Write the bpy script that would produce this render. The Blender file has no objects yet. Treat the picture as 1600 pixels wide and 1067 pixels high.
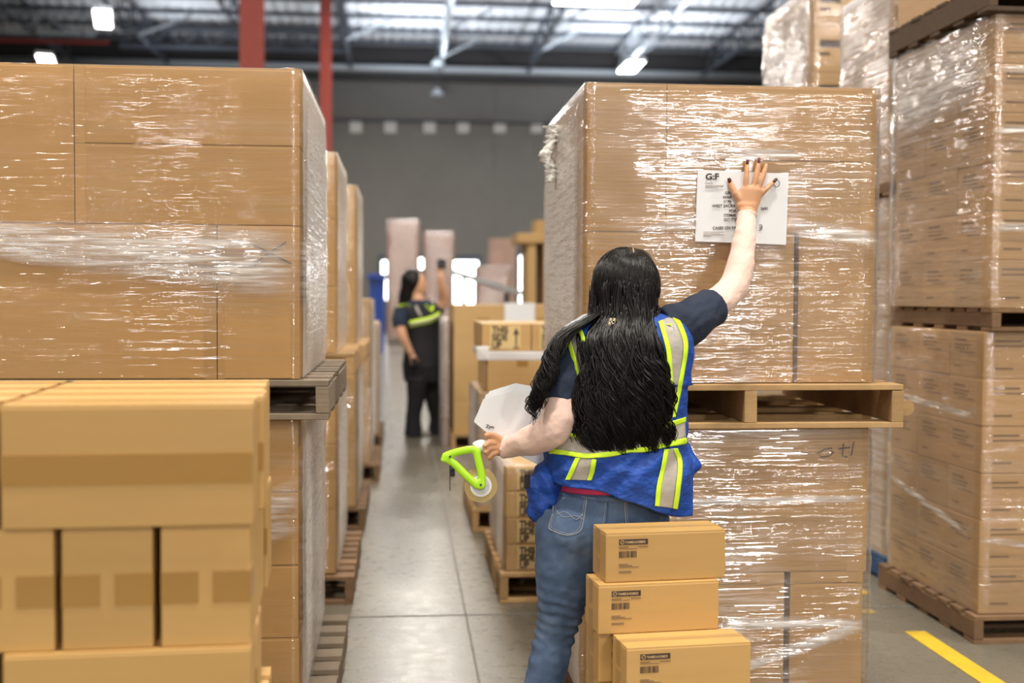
import bpy, bmesh, math, random
import numpy as np
from mathutils import Vector, Matrix, noise as mnoise
R = math.radians
random.seed(7)
scene = bpy.context.scene
col = scene.collection
# ------------------------------------------------------------------ camera
FPX = 1900.0
CAM_Z = 1.42
YAW, PITCH, ROLL = R(5.17), R(2.15), R(0.3)
CAMROT = Matrix.Rotation(-YAW, 3, 'Z') @ Matrix.Rotation(R(90) - PITCH, 3, 'X') @ Matrix.Rotation(ROLL, 3, 'Z')
cd = bpy.data.cameras.new('camera'); cam = bpy.data.objects.new('camera', cd); col.objects.link(cam)
cam.matrix_world = Matrix.Translation((0, 0, CAM_Z)) @ CAMROT.to_4x4()
cd.sensor_width = 36; cd.lens = FPX * 36 / 1600; cd.clip_start = 0.05; cd.clip_end = 300
cd.dof.use_dof = True; cd.dof.focus_distance = 3.55; cd.dof.aperture_fstop = 1.9
scene.camera = cam
vs = scene.view_settings
vs.view_transform = 'Standard'; vs.look = 'None'; vs.gamma = 1; vs.use_curve_mapping = False
vs.exposure = -0.32
# ------------------------------------------------------------------ world (ambient fill added through the end left open behind the camera)
w = bpy.data.worlds.new('world'); scene.world = w; w.use_nodes = True
bg = w.node_tree.nodes['Background']; bg.inputs[0].default_value = (0.92, 0.96, 1.0, 1); bg.inputs[1].default_value = 0.24

def area(name, loc, sx, sy, power, colour=(1.0, 0.93, 0.82), rot=(0, 0, 0)):
    l = bpy.data.lights.new(name, 'AREA'); l.shape = 'RECTANGLE'; l.size = sx; l.size_y = sy
    l.energy = power; l.color = colour
    o = bpy.data.objects.new(name, l); o.location = loc; o.rotation_euler = rot; col.objects.link(o)
    return o
LAMPS = []
LAMP_POWER = 430
# high-bay fixtures over the aisles (x, y, z); those ahead of the camera also get their housings below
for yy in (-20, -13, -6, 1.5, 9, 17, 25, 33, 41):
    for xx in (-7.5, 0.6, 8.0):
        LAMPS.append((xx, yy, 9.3))
for (x, y, z) in LAMPS:
    area('high_bay_lamp', (x, y, z), 1.2, 0.6, LAMP_POWER * (2.1 if y == 1.5 else 0.95))
    if y > 24: area('roof_deck_fill', (x, y + 2, 8.3), 1.2, 0.6, (560 if x > 4 else 400) if x > 0 else 130, (0.85, 0.92, 1.0), (R(180), 0, 0))  # added fill aimed upward, brightens the roof deck
# lamps behind the camera, placed for the highlights they put on the film
area('film_glint_lamp', (-5.5, -22, 5.6), 1.4, 0.8, 260, (1, 0.97, 0.93), (R(80), 0, R(-14)))  # added left twin, only for more glints on the left load
area('film_glint_lamp', (7.6, -22, 5.6), 2.0, 1.0, 1150, (1, 0.97, 0.93), (R(80), 0, R(18)))

def at(px, py, Y):
    """world point seen at pixel (px, py) of the 1600x1067 photo on the plane y = Y"""
    d = CAMROT @ Vector(((px - 800) / FPX, -(py - 533.5) / FPX, -1))
    return Vector((0, 0, CAM_Z)) + d * (Y / d.y)
def px_of(p):
    q = CAMROT.transposed() @ (Vector(p) - Vector((0, 0, CAM_Z)))
    return (800 + FPX * q.x / -q.z, 533.5 - FPX * q.y / -q.z)
# ------------------------------------------------------------------ materials
def newmat(name):
    m = bpy.data.materials.new(name); m.use_nodes = True
    nt = m.node_tree; b = nt.nodes['Principled BSDF']
    return m, nt, b
def N(nt, t, **kw):
    n = nt.nodes.new(t)
    for k, v in kw.items():
        if k.startswith('i_'): n.inputs[k[2:].replace('_', ' ')].default_value = v
        else: setattr(n, k, v)
    return n
def mapped(nt, scale, coord='Object', rot=(0, 0, 0)):
    tc = N(nt, 'ShaderNodeTexCoord'); mp = N(nt, 'ShaderNodeMapping')
    mp.inputs['Scale'].default_value = scale; mp.inputs['Rotation'].default_value = rot
    nt.links.new(tc.outputs[coord], mp.inputs['Vector']); return mp.outputs['Vector']
def noise(nt, vec, scale, detail=4, rough=0.55):
    n = N(nt, 'ShaderNodeTexNoise'); n.inputs['Scale'].default_value = scale
    n.inputs['Detail'].default_value = detail; n.inputs['Roughness'].default_value = rough
    if vec is not None: nt.links.new(vec, n.inputs['Vector'])
    return n.outputs['Fac']
def ramp(nt, fac, stops):
    r = N(nt, 'ShaderNodeValToRGB'); e = r.color_ramp.elements
    while len(e) < len(stops): e.new(0.5)
    for i, (p, c) in enumerate(stops):
        e[i].position = p; e[i].color = c if len(c) == 4 else (*c, 1)
    nt.links.new(fac, r.inputs['Fac']); return r.outputs['Color']
def mixc(nt, fac, a, b, mode='MIX'):
    m = N(nt, 'ShaderNodeMix'); m.data_type = 'RGBA'; m.blend_type = mode
    for s, v in ((0, fac), (6, a), (7, b)):
        if hasattr(v, 'links'): nt.links.new(v, m.inputs[s])
        else: m.inputs[s].default_value = v if s == 0 else (*v[:3], 1)
    return m.outputs[2]
def bump(nt, b, h, strength, dist=0.01):
    n = N(nt, 'ShaderNodeBump'); n.inputs['Strength'].default_value = strength; n.inputs['Distance'].default_value = dist
    nt.links.new(h, n.inputs['Height']); nt.links.new(n.outputs['Normal'], b.inputs['Normal']); return n
def simple(name, c, rough=0.6, metal=0.0, spec=None, var=0.0, vscale=6, bmp=0.0, bscale=60, emit=None, estr=0):
    m, nt, b = newmat(name)
    b.inputs['Base Color'].default_value = (*c, 1); b.inputs['Roughness'].default_value = rough; b.inputs['Metallic'].default_value = metal
    if spec is not None: b.inputs['Specular IOR Level'].default_value = spec
    if var:
        f = noise(nt, mapped(nt, (1, 1, 1)), vscale)
        nt.links.new(mixc(nt, f, [x * (1 - var) for x in c], [min(1, x * (1 + var)) for x in c]), b.inputs['Base Color'])
    if bmp: bump(nt, b, noise(nt, mapped(nt, (1, 1, 1)), bscale), bmp)
    if emit: b.inputs['Emission Color'].default_value = (*emit, 1); b.inputs['Emission Strength'].default_value = estr
    return m
def kraft(name, c, rough=0.52, spec=0.5):
    m, nt, b = newmat(name)
    oi = N(nt, 'ShaderNodeObjectInfo')
    f1 = noise(nt, mapped(nt, (1.2, 1.2, 9)), 3, 5)          # faint corrugation banding and fibre mottling
    f2 = noise(nt, mapped(nt, (60, 60, 60)), 9, 3)
    a = mixc(nt, f1, [x * 0.9 for x in c], [min(1, x * 1.1) for x in c])
    a = mixc(nt, f2, a, mixc(nt, 1.0, a, (0.93, 0.9, 0.86), 'MULTIPLY'))
    hs = N(nt, 'ShaderNodeHueSaturation'); mr = N(nt, 'ShaderNodeMapRange')
    mr.inputs['To Min'].default_value = 0.92; mr.inputs['To Max'].default_value = 1.08
    nt.links.new(oi.outputs['Random'], mr.inputs['Value']); nt.links.new(mr.outputs[0], hs.inputs['Value'])
    nt.links.new(a, hs.inputs['Color']); nt.links.new(hs.outputs[0], b.inputs['Base Color'])
    b.inputs['Roughness'].default_value = rough; b.inputs['Specular IOR Level'].default_value = spec
    bump(nt, b, noise(nt, mapped(nt, (90, 90, 6)), 1, 2), 0.05, 0.002)
    return m
def wood(name, c1, c2):
    m, nt, b = newmat(name)
    oi = N(nt, 'ShaderNodeObjectInfo')
    f = noise(nt, mapped(nt, (3, 3, 3)), 6, 6, 0.7)
    g = noise(nt, mapped(nt, (4, 60, 60)), 2, 5, 0.6)
    c = mixc(nt, g, c1, c2); c = mixc(nt, f, c, mixc(nt, 1.0, c, (0.55, 0.5, 0.45), 'MULTIPLY'))
    hs = N(nt, 'ShaderNodeHueSaturation'); mr = N(nt, 'ShaderNodeMapRange')
    mr.inputs['To Min'].default_value = 0.8; mr.inputs['To Max'].default_value = 1.2
    nt.links.new(oi.outputs['Random'], mr.inputs['Value']); nt.links.new(mr.outputs[0], hs.inputs['Value'])
    nt.links.new(c, hs.inputs['Color']); nt.links.new(hs.outputs[0], b.inputs['Base Color'])
    b.inputs['Roughness'].default_value = 0.8
    bump(nt, b, g, 0.35, 0.003)
    return m
def film_mat(name, gloss=0.16, milk=0.03, streak=(1.7, 60), milk_amt=0.3, lo=0.52, hi=0.75, bstr=1.0, rough=0.045, tilt=0.04, fade=False, graze=0.8):
    """clear stretch film: mostly see-through, stretched into horizontal ridges that glint, milky where layers double up"""
    m = bpy.data.materials.new(name); m.use_nodes = True; nt = m.node_tree; nt.nodes.clear()
    L = nt.links.new
    def math_(op, a, b, c=None, clamp=False):
        n = N(nt, 'ShaderNodeMath', operation=op); n.use_clamp = clamp
        for i, v in enumerate((a, b, c)):
            if v is None: continue
            if hasattr(v, 'links'): L(v, n.inputs[i])
            else: n.inputs[i].default_value = v
        return n.outputs[0]
    def rng(v, a, b, c, d):
        r = N(nt, 'ShaderNodeMapRange'); L(v, r.inputs['Value'])
        for k, x in zip(('From Min', 'From Max', 'To Min', 'To Max'), (a, b, c, d)): r.inputs[k].default_value = x
        return r.outputs[0]
    out = N(nt, 'ShaderNodeOutputMaterial')
    tr = N(nt, 'ShaderNodeBsdfTransparent'); tr.inputs[0].default_value = (0.985, 0.98, 0.975, 1)
    gl = N(nt, 'ShaderNodeBsdfGlossy'); gl.inputs['Roughness'].default_value = rough; gl.inputs['Color'].default_value = (1, 1, 1, 1)
    df = N(nt, 'ShaderNodeBsdfDiffuse'); df.inputs['Color'].default_value = (0.80, 0.77, 0.755, 1)
    n1 = noise(nt, mapped(nt, (streak[0], streak[1], 1), 'UV', (0, 0, tilt)), 1.0, 2.5, 0.5)
    n2 = noise(nt, mapped(nt, (16, 170, 1), 'UV', (0, 0, -tilt)), 1.0, 1, 0.5)
    n4 = noise(nt, mapped(nt, (6, 40, 1), 'UV', (0, 0, 0.06)), 1.0, 1, 0.5)
    n5 = noise(nt, mapped(nt, (1.1, 5, 1), 'UV', (0, 0, 0.2)), 1.0, 3, 0.55)      # where the film is slack and rumpled
    h = math_('MULTIPLY_ADD', n2, 0.10, n1); h = math_('MULTIPLY_ADD', n4, 0.30, h)
    bp = N(nt, 'ShaderNodeBump'); bp.inputs['Distance'].default_value = 0.016
    L(math_('MULTIPLY', rng(n5, 0.38, 0.62, 0.25, 1.0), bstr), bp.inputs['Strength']); L(h, bp.inputs['Height']); L(bp.outputs[0], gl.inputs['Normal'])
    n3 = noise(nt, mapped(nt, (0.9, 6.5, 1), 'UV', (0, 0, 0.12)), 1.0, 5, 0.6)
    mk = math_('MULTIPLY', rng(n3, lo, hi, milk, milk_amt), rng(n1, 0.38, 0.62, 0.35, 1.5))
    lw = N(nt, 'ShaderNodeLayerWeight'); lw.inputs['Blend'].default_value = 0.5
    g3 = math_('POWER', lw.outputs['Facing'], 3.5)
    mk = math_('MULTIPLY_ADD', g3, graze, mk, clamp=True)
    gg = math_('MULTIPLY_ADD', g3, 0.3, gloss, clamp=True)
    if fade:
        at_ = N(nt, 'ShaderNodeAttribute'); at_.attribute_name = 'thick'
        f = math_('MULTIPLY', at_.outputs['Fac'], rng(n2, 0.3, 0.6, 0.5, 1.2), clamp=True)
        mk = math_('MULTIPLY', mk, f, clamp=True); gg = math_('MULTIPLY', gg, f, clamp=True)
    s1 = N(nt, 'ShaderNodeMixShader'); L(mk, s1.inputs[0]); L(tr.outputs[0], s1.inputs[1]); L(df.outputs[0], s1.inputs[2])
    gl2 = N(nt, 'ShaderNodeBsdfGlossy'); gl2.inputs['Roughness'].default_value = 0.3
    s3 = N(nt, 'ShaderNodeMixShader'); s3.inputs[0].default_value = 0.12; L(gl.outputs[0], s3.inputs[1]); L(gl2.outputs[0], s3.inputs[2]); gl = s3
    s2 = N(nt, 'ShaderNodeMixShader'); L(gg, s2.inputs[0]); L(s1.outputs[0], s2.inputs[1]); L(gl.outputs[0], s2.inputs[2])
    L(s2.outputs[0], out.inputs['Surface'])
    return m
M = {}
M['kraft'] = kraft('kraft board', (0.46, 0.262, 0.088))
M['kraft_light'] = kraft('light kraft board', (0.535, 0.325, 0.112))
M['kraft_pale'] = kraft('pale kraft board', (0.56, 0.38, 0.20))
M['kraft_far'] = kraft('golden kraft board', (0.52, 0.335, 0.14))
M['kraft_grey'] = kraft('greyish kraft board', (0.48, 0.30, 0.145))
M['kraft_pink'] = kraft('pinkish kraft board', (0.46, 0.30, 0.24))
M['tape'] = simple('parcel tape', (0.36, 0.195, 0.05), 0.3, var=0.08, vscale=3)
M['tape_pale'] = simple('pale parcel tape', (0.42, 0.26, 0.10), 0.35, var=0.06)
M['print'] = simple('dark print', (0.05, 0.03, 0.022), 0.7)
M['print_soft'] = simple('faded print', (0.20, 0.12, 0.065), 0.7)
M['marker'] = simple('marker ink', (0.07, 0.045, 0.04), 0.6)
M['label_yellow'] = simple('buff printed panel', (0.66, 0.50, 0.24), 0.6)
M['pine'] = wood('pine wood', (0.62, 0.42, 0.20), (0.42, 0.25, 0.11))
M['oldwood'] = wood('weathered pallet wood', (0.30, 0.24, 0.17), (0.16, 0.12, 0.085))
M['brownwood'] = wood('brown pallet wood', (0.30, 0.18, 0.09), (0.17, 0.095, 0.05))
M['shadewood'] = wood('shade darkened pallet wood', (0.12, 0.07, 0.035), (0.06, 0.035, 0.02))  # underside shade of the topmost pallet, put into the wood colour
M['film_right'] = film_mat('thin stretch film', 0.13, 0.01, milk_amt=0.12, graze=0.35)
M['bluewood'] = wood('blue painted pallet wood', (0.03, 0.10, 0.26), (0.02, 0.06, 0.16))
M['film'] = film_mat('stretch film', 0.17, 0.02, milk_amt=0.14, graze=0.6)
M['film_left'] = film_mat('clear stretch film', 0.07, 0.01, milk_amt=0.10, bstr=0.6)
M['film_fold'] = film_mat('folded stretch film', 0.26, 0.3, milk_amt=0.75, lo=0.35, hi=0.7, streak=(4, 60), fade=True)
M['film_grey'] = film_mat('cloudy stretch film', 0.16, 0.22, milk_amt=0.42)
M['paper'] = simple('white paper', (0.74, 0.75, 0.78), 0.55)
M['white'] = simple('white enamel', (0.8, 0.8, 0.8), 0.4)
M['red'] = simple('red oxide steel paint', (0.33, 0.045, 0.03), 0.5, var=0.1)
M['steel'] = simple('grey steel', (0.075, 0.085, 0.105), 0.5, 0.3)
M['steel_white'] = simple('white painted steel', (0.40, 0.43, 0.46), 0.45)
M['dark'] = simple('dark fascia', (0.028, 0.024, 0.024), 0.7)
M['lamp'] = simple('lamp diffuser', (1, 1, 1), 0.5, emit=(1, 0.98, 0.95), estr=14)
M['daylight'] = simple('daylit door glazing', (1, 1, 1), 0.5, emit=(0.95, 0.98, 1.0), estr=9)
M['blue_plastic'] = simple('blue plastic', (0.015, 0.06, 0.33), 0.4)
M['yellow_paint'] = simple('yellow floor paint', (0.62, 0.42, 0.02), 0.5, var=0.25, vscale=9)

# ------------------------------------------------------------------ mesh helpers
class MB:
    def __init__(s): s.bm = bmesh.new(); s.mi = 0
    def _tag(s, faces):
        for f in faces: f.material_index = s.mi
    def box(s, x0, x1, y0, y1, z0, z1, bev=0.0, jit=0.0):
        r = bmesh.ops.create_cube(s.bm, size=1)
        vs_ = r['verts']
        for v in vs_:
            v.co = Vector(((x0 + x1) / 2 + v.co.x * (x1 - x0), (y0 + y1) / 2 + v.co.y * (y1 - y0), (z0 + z1) / 2 + v.co.z * (z1 - z0)))
            if jit: v.co += Vector([random.uniform(-jit, jit) for _ in range(3)])
        fs = list({f for v in vs_ for f in v.link_faces}); s._tag(fs)
        if bev:
            es = list({e for v in vs_ for e in v.link_edges})
            bmesh.ops.bevel(s.bm, geom=es, offset=bev, segments=2, affect='EDGES', profile=0.6)
        return s
    def bar(s, p, q, w, h, up=(0, 0, 1)):
        p, q = Vector(p), Vector(q); d = (q - p).normalized(); u = Vector(up)
        if abs(d.dot(u)) > 0.98: u = Vector((1, 0, 0))
        a = d.cross(u).normalized(); b = a.cross(d)
        vv = [s.bm.verts.new(c + a * sx * w / 2 + b * sy * h / 2) for c in (p, q) for sx, sy in ((-1, -1), (1, -1), (1, 1), (-1, 1))]
        fs = [s.bm.faces.new([vv[i] for i in f]) for f in ((3, 2, 1, 0), (4, 5, 6, 7), (0, 1, 5, 4), (1, 2, 6, 5), (2, 3, 7, 6), (3, 0, 4, 7))]
        s._tag(fs); return s
    def rings(s, rs, closed_u=True, caps=True):
        """rs: list of rings, each a list of points (same count)"""
        vv = [[s.bm.verts.new(p) for p in r] for r in rs]; n = len(rs[0]); fs = []
        for i in range(len(vv) - 1):
            for j in range(n if closed_u else n - 1):
                k = (j + 1) % n
                fs.append(s.bm.faces.new((vv[i][j], vv[i][k], vv[i + 1][k], vv[i + 1][j])))
        if caps and closed_u:
            for r in (vv[0][::-1], vv[-1]):
                c = s.bm.verts.new(sum((v.co for v in r), Vector()) / n)
                for j in range(n): fs.append(s.bm.faces.new((r[j], r[(j + 1) % n], c)))
        s._tag(fs); return s
    def tube(s, pts, rad, n=8, flat=1.0, caps=True):
        pts = [Vector(p) for p in pts]; m = len(pts)
        if not hasattr(rad, '__len__'): rad = [rad] * m
        rs = []; a = None
        for i in range(m):
            d = (pts[min(i + 1, m - 1)] - pts[max(i - 1, 0)]).normalized()
            if a is None:
                a = d.cross(Vector((0, 1, 0)) if abs(d.y) < 0.9 else Vector((1, 0, 0))).normalized()
            else:
                a = (a - d * a.dot(d)).normalized()
            b = d.cross(a)
            rs.append([pts[i] + (a * math.cos(t) + b * math.sin(t) * flat) * rad[i] for t in [2 * math.pi * k / n for k in range(n)]])
        return s.rings(rs, caps=caps)
    def lathe(s, prof, n=32, axis='Z', origin=(0, 0, 0)):
        o = Vector(origin); rs = []
        for r, z in prof:
            ring = []
            for k in range(n):
                t = 2 * math.pi * k / n; c, d = r * math.cos(t), r * math.sin(t)
                ring.append(o + (Vector((c, d, z)) if axis == 'Z' else Vector((c, z, d)) if axis == 'Y' else Vector((z, c, d))))
            rs.append(ring)
        return s.rings(rs, caps=False)
    def prism(s, poly, y0, y1, bev=0.0):
        """poly: (x, z) points; extruded along y"""
        a = [s.bm.verts.new((x, y0, z)) for x, z in poly]; b = [s.bm.verts.new((x, y1, z)) for x, z in poly]; n = len(poly)
        fs = [s.bm.faces.new(a), s.bm.faces.new(b[::-1])] + [s.bm.faces.new((a[i], b[i], b[(i + 1) % n], a[(i + 1) % n])) for i in range(n)]
        s._tag(fs)
        if bev:
            bmesh.ops.bevel(s.bm, geom=list({e for f in fs for e in f.edges}), offset=bev, segments=2, affect='EDGES')
        return s
    def mesh(s, name, mats, smooth=False):
        me = bpy.data.meshes.new(name); bmesh.ops.recalc_face_normals(s.bm, faces=s.bm.faces); s.bm.to_mesh(me); s.bm.free()
        for m in (mats if isinstance(mats, (list, tuple)) else [mats]): me.materials.append(m)
        if smooth: me.polygons.foreach_set('use_smooth', [True] * len(me.polygons))
        return me
    def build(s, name, mats, parent=None, loc=(0, 0, 0), smooth=False):
        return link(name, s.mesh(name, mats, smooth), parent, loc)
def link(name, data, parent=None, loc=(0, 0, 0), rz=0.0):
    o = bpy.data.objects.new(name, data); col.objects.link(o); o.location = loc
    if rz: o.rotation_euler = (0, 0, rz)
    if parent is not None: o.parent = parent
    return o
def tag(o, label, cat, group=None, kind=None):
    o['label'] = label; o['category'] = cat
    if group: o['group'] = group
    if kind: o['kind'] = kind
    return o
def struct(o): o['kind'] = 'structure'; return o
def text(s, size, mt, mtx, parent, name='printed_text', bold=0.0, align='LEFT', spacing=1.0, sx=1.0):
    c = bpy.data.curves.new(name, 'FONT'); c.body = s; c.size = size; c.align_x = align; c.offset = bold; c.space_character = spacing
    t = bpy.data.objects.new(name, c); col.objects.link(t)
    bpy.context.view_layer.update()
    me = bpy.data.meshes.new_from_object(t.evaluated_get(bpy.context.evaluated_depsgraph_get()))
    bpy.data.objects.remove(t); me.name = name; me.materials.clear(); me.materials.append(mt)
    me.transform(mtx @ Matrix.Diagonal((sx, 1, 1, 1)))
    return link(name, me, parent)
def front_mtx(x, y, z): return Matrix.Translation((x, y, z)) @ Matrix.Rotation(R(90), 4, 'X')
def left_mtx(x, y, z): return Matrix.Translation((x, y, z)) @ Matrix.Rotation(R(-90), 4, 'Z') @ Matrix.Rotation(R(90), 4, 'X')
# ================================================================== SETTING
WALL_Y, CEIL_Z = 48.0, 11.2
def concrete_floor():
    m, nt, b = newmat('polished concrete')
    v = mapped(nt, (1, 1, 1))
    f = noise(nt, v, 0.8, 8, 0.6); g = noise(nt, v, 14, 5, 0.7)
    c = mixc(nt, f, (0.132, 0.117, 0.090), (0.205, 0.185, 0.148)); c = mixc(nt, g, mixc(nt, 1.0, c, (0.86, 0.85, 0.84), 'MULTIPLY'), c)
    nt.links.new(c, b.inputs['Base Color'])
    r = N(nt, 'ShaderNodeMapRange'); nt.links.new(g, r.inputs['Value']); r.inputs['To Min'].default_value = 0.16; r.inputs['To Max'].default_value = 0.42
    nt.links.new(r.outputs[0], b.inputs['Roughness']); bump(nt, b, g, 0.08, 0.004)
    return m
def concrete_wall():
    m, nt, b = newmat('tilt-up concrete wall')
    v = mapped(nt, (1, 1, 1)); f = noise(nt, v, 0.25, 6, 0.6); g = noise(nt, v, 2.5, 6, 0.6)
    c = mixc(nt, f, (0.135, 0.126, 0.113), (0.21, 0.198, 0.178)); c = mixc(nt, g, mixc(nt, 1.0, c, (0.88, 0.87, 0.86), 'MULTIPLY'), c)
    nt.links.new(c, b.inputs['Base Color']); b.inputs['Roughness'].default_value = 0.85
    return m
cw = concrete_wall()
struct(MB().box(-16, 16, -24, 50, -0.2, 0).build('floor', concrete_floor()))
b = MB()
PJ = [-16, -9.5, -3.0, 4.0, 4.05, 10.5, 16]
for a, c in ((-16, -9.52), (-9.5, -3.02), (-3.0, 3.6), (3.63, 10.1), (10.13, 16)): b.box(a, c, WALL_Y, WALL_Y + 0.3, 0, CEIL_Z)
b.box(-16, 16, WALL_Y + 0.03, WALL_Y + 0.29, 0, CEIL_Z)
struct(b.build('wall_back', cw))
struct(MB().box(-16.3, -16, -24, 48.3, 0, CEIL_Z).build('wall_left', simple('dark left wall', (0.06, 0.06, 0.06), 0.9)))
struct(MB().box(16, 16.3, -24, 48.3, 0, CEIL_Z).build('wall_right', cw))
# roof deck: corrugated sheet
b = MB(); prof = []
x = -16.3
n = 0
while x < 16.3:
    prof += [(x, 0), (x + 0.16, 0), (x + 0.2, 0.05), (x + 0.36, 0.05)]; x += 0.4
prof.append((16.7, 0))
b.rings([[Vector((px_, y, CEIL_Z + pz)) for px_, pz in prof] for y in (-24, 48.3)], closed_u=False)
struct(b.build('ceiling', simple('white roof deck', (0.72, 0.73, 0.76), 0.6)))
# dark ledger along the wall head, white pipe below it, saw-cut floor joints
struct(MB().box(-16, 16, WALL_Y - 0.35, WALL_Y, 9.75, 9.95).build('trim_1', M['dark']))
struct(MB().box(-16, 16, WALL_Y - 0.12, WALL_Y, 10.35, CEIL_Z).build('trim_2', M['dark']))
struct(MB().box(-16, 16, WALL_Y - 0.5, WALL_Y - 0.3, CEIL_Z - 0.14, CEIL_Z - 0.02).build('trim_3', M['steel_white']))
b = MB()
for y in (5.35, 9.6, 14.2, 19, 24, 30): b.box(-15.5, 15.5, y, y + 0.012, 0.0005, 0.002)
for x in (0.28, 3.9, -3.6): b.box(x, x + 0.010, -2, 47, 0.0005, 0.002)
struct(b.build('trim_4', simple('joint filler', (0.19, 0.18, 0.16), 0.7)))
t = tag(link('sprinkler_pipe', None, None, (0, WALL_Y - 0.6, 10.15)), 'long pale sprinkler pipe running across the head of the far wall', 'pipe')
b = MB(); b.tube([(-15.8, 0, 0), (15.8, 0, 0)], 0.13, 12); b.build('pipe', M['steel_white'], t, smooth=True)
for i, x in enumerate((-12, -6, 0, 6, 12)):
    MB().box(x - 0.05, x + 0.05, 0.0, 0.58, -0.06, 0.06).build('bracket', M['steel'], t)
# white conduit line with six small white signs on the far wall
cz = at(700, 190, WALL_Y).z
b = MB(); b.tube([(-4, -0.06, 0), (8, -0.06, 0)], 0.045, 8)
tag(b.build('wall_conduit', M['steel'], None, (0, WALL_Y, cz)), 'thin grey conduit running across the far wall above white signs', 'conduit')
words = ['leftmost', 'second from left', 'third from left', 'third from right', 'second from right', 'rightmost']
sm = simple('faded white sign', (0.52, 0.50, 0.47), 0.6)
for i, px in enumerate((556, 610, 671, 724, 781, 839)):
    p = at(px, 199, WALL_Y)
    tag(MB().box(-0.23, 0.23, -0.05, 0, -0.22, 0.22, 0.01).build('wall_sign', sm, None, (p.x, WALL_Y, p.z)),
        'small white square sign high on the far wall, %s of six' % words[i], 'sign', 'square signs on the far wall')
# purlins and open-web joists
for i, y in enumerate((47.4, 45.2, 43.0, 40.8)):
    tag(MB().box(-15.9, 15.9, -0.06, 0.06, -0.15, 0, 0.01).build('roof_purlin', M['steel'], None, (0, y, CEIL_Z)),
        'grey steel roof purlin spanning the ceiling, %s from the far wall' % ['nearest', 'second', 'third', 'fourth', 'fifth', 'sixth', 'seventh'][i], 'beam', 'roof purlins')
def joist_mesh(y0, y1, white):
    b = MB(); zt, zb = -0.30, -1.15
    b.box(-0.06, 0.06, y0, y1, zt - 0.06, zt); b.box(-0.06, 0.06, y0, y1, zb, zb + 0.06)
    y = y0; k = 0
    while y < y1 - 1.0:
        b.bar((0, y, zb + 0.03), (0, y + 0.75, zt - 0.03), 0.045, 0.045); b.bar((0, y + 0.75, zt - 0.03), (0, y + 1.5, zb + 0.03), 0.045, 0.045); y += 1.5
    return b.mesh('roof_joist', M['steel_white'] if white else M['steel'])
JX = [-12.2, -8.8, -5.4, -1.95, 1.45, 4.85, 8.3, 11.7]
jm = joist_mesh(24, 47.2, False); jw = joist_mesh(24, 47.2, True)
for i, x in enumerate(JX):
    tag(link('roof_joist', jw if i in (4, 6) else jm, None, (x, 0, CEIL_Z)),
        'open web steel roof joist, %s from the left' % ['first', 'second', 'third', 'fourth', 'fifth', 'sixth', 'seventh', 'eighth'][i], 'truss', 'roof joists')
# raking struts between bottom chord and roof (seen as slanting members)
b0 = MB(); b0.bar((0, 0, 0), (1.5, 1.4, 1.0), 0.09, 0.09); sm_ = b0.mesh('roof_strut', M['steel_white'])
for i, (x, y) in enumerate(((1.45, 40), (4.85, 43), (4.85, 39), (8.3, 44), (8.3, 41), (1.45, 44.5), (-1.95, 42), (-8.8, 42))):
    tag(link('roof_strut', sm_, None, (x, y, CEIL_Z - 1.13)), 'slanting steel brace under the roof deck, %s of eight counted across' % ['first', 'second', 'third', 'fourth', 'fifth', 'sixth', 'seventh', 'eighth'][i], 'brace', 'roof braces')
# girder truss crossing above the left aisle
def girder(y, x0, x1, zt, zb, label, m, step=1.1):
    t = tag(link('girder_truss', None, None, (0, y, 0)), label, 'truss')
    MB().box(x0, x1, -0.1, 0.1, zt - 0.12, zt).build('top_chord', m, t)
    MB().box(x0, x1, -0.1, 0.1, zb, zb + 0.12).build('bottom_chord', m, t)
    b = MB(); x = x0
    while x < x1 - step: b.bar((x, 0, zb + .1), (x + step / 2, 0, zt - .1), 0.07, 0.07); b.bar((x + step / 2, 0, zt - .1), (x + step, 0, zb + .1), 0.07, 0.07); x += step
    b.build('web', m, t); return t
girder(44.6, -10.0, -2.1, 10.88, 10.15, 'dark steel girder truss under the roof left of the red columns', M['steel'])
girder(42.2, -15.9, -10.3, 10.8, 10.05, 'pale steel girder truss near the top left corner', M['steel_white'], 1.6)
# sprinkler main, red
b = MB(); b.tube([(-15.8, 0, 0), (-9.8, 0, 0)], 0.06, 8)
rp = link('red_pipe', None, None, (0, 42, 1.42 + (462 - 83) / 1900 * 42)); b.build('pipe', M['red'], rp)
for x in (-13.2, -10.6): MB().tube([(x, 0, .04), (x, 0, CEIL_Z - rp.location.z)], .02, 6).build('hanger_rod', M['steel'], rp)
tag(rp, 'short red sprinkler pipe under the roof at far left', 'pipe')
# red columns
def column(px, Y, wd, label):
    x = at(px, 100, Y).x
    t = tag(link('steel_column', None, None, (x, Y, 0)), label, 'column')
    b = MB(); h = wd / 2
    b.box(-h, h, -h, -h + 0.02, 0, CEIL_Z - 0.02); b.box(-h, h, h - 0.02, h, 0, CEIL_Z - 0.02); b.box(-0.012, 0.012, -h + 0.02, h - 0.02, 0, CEIL_Z - 0.02)
    b.build('shaft', M['red'], t)
    MB().box(-h - .08, h + .08, -h - .08, h + .08, 0, 0.03).build('base_plate', M['steel'], t)
    MB().box(-h - .06, h + .06, -h - .06, h + .06, CEIL_Z - .3, CEIL_Z - 0.27).build('cap_plate', M['red'], t)
    return t
column(394, 17, 0.30, 'near red steel column rising behind the left wrapped stack')
column(509, 34, 0.30, 'far red steel column left of the grey end wall')
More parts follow.
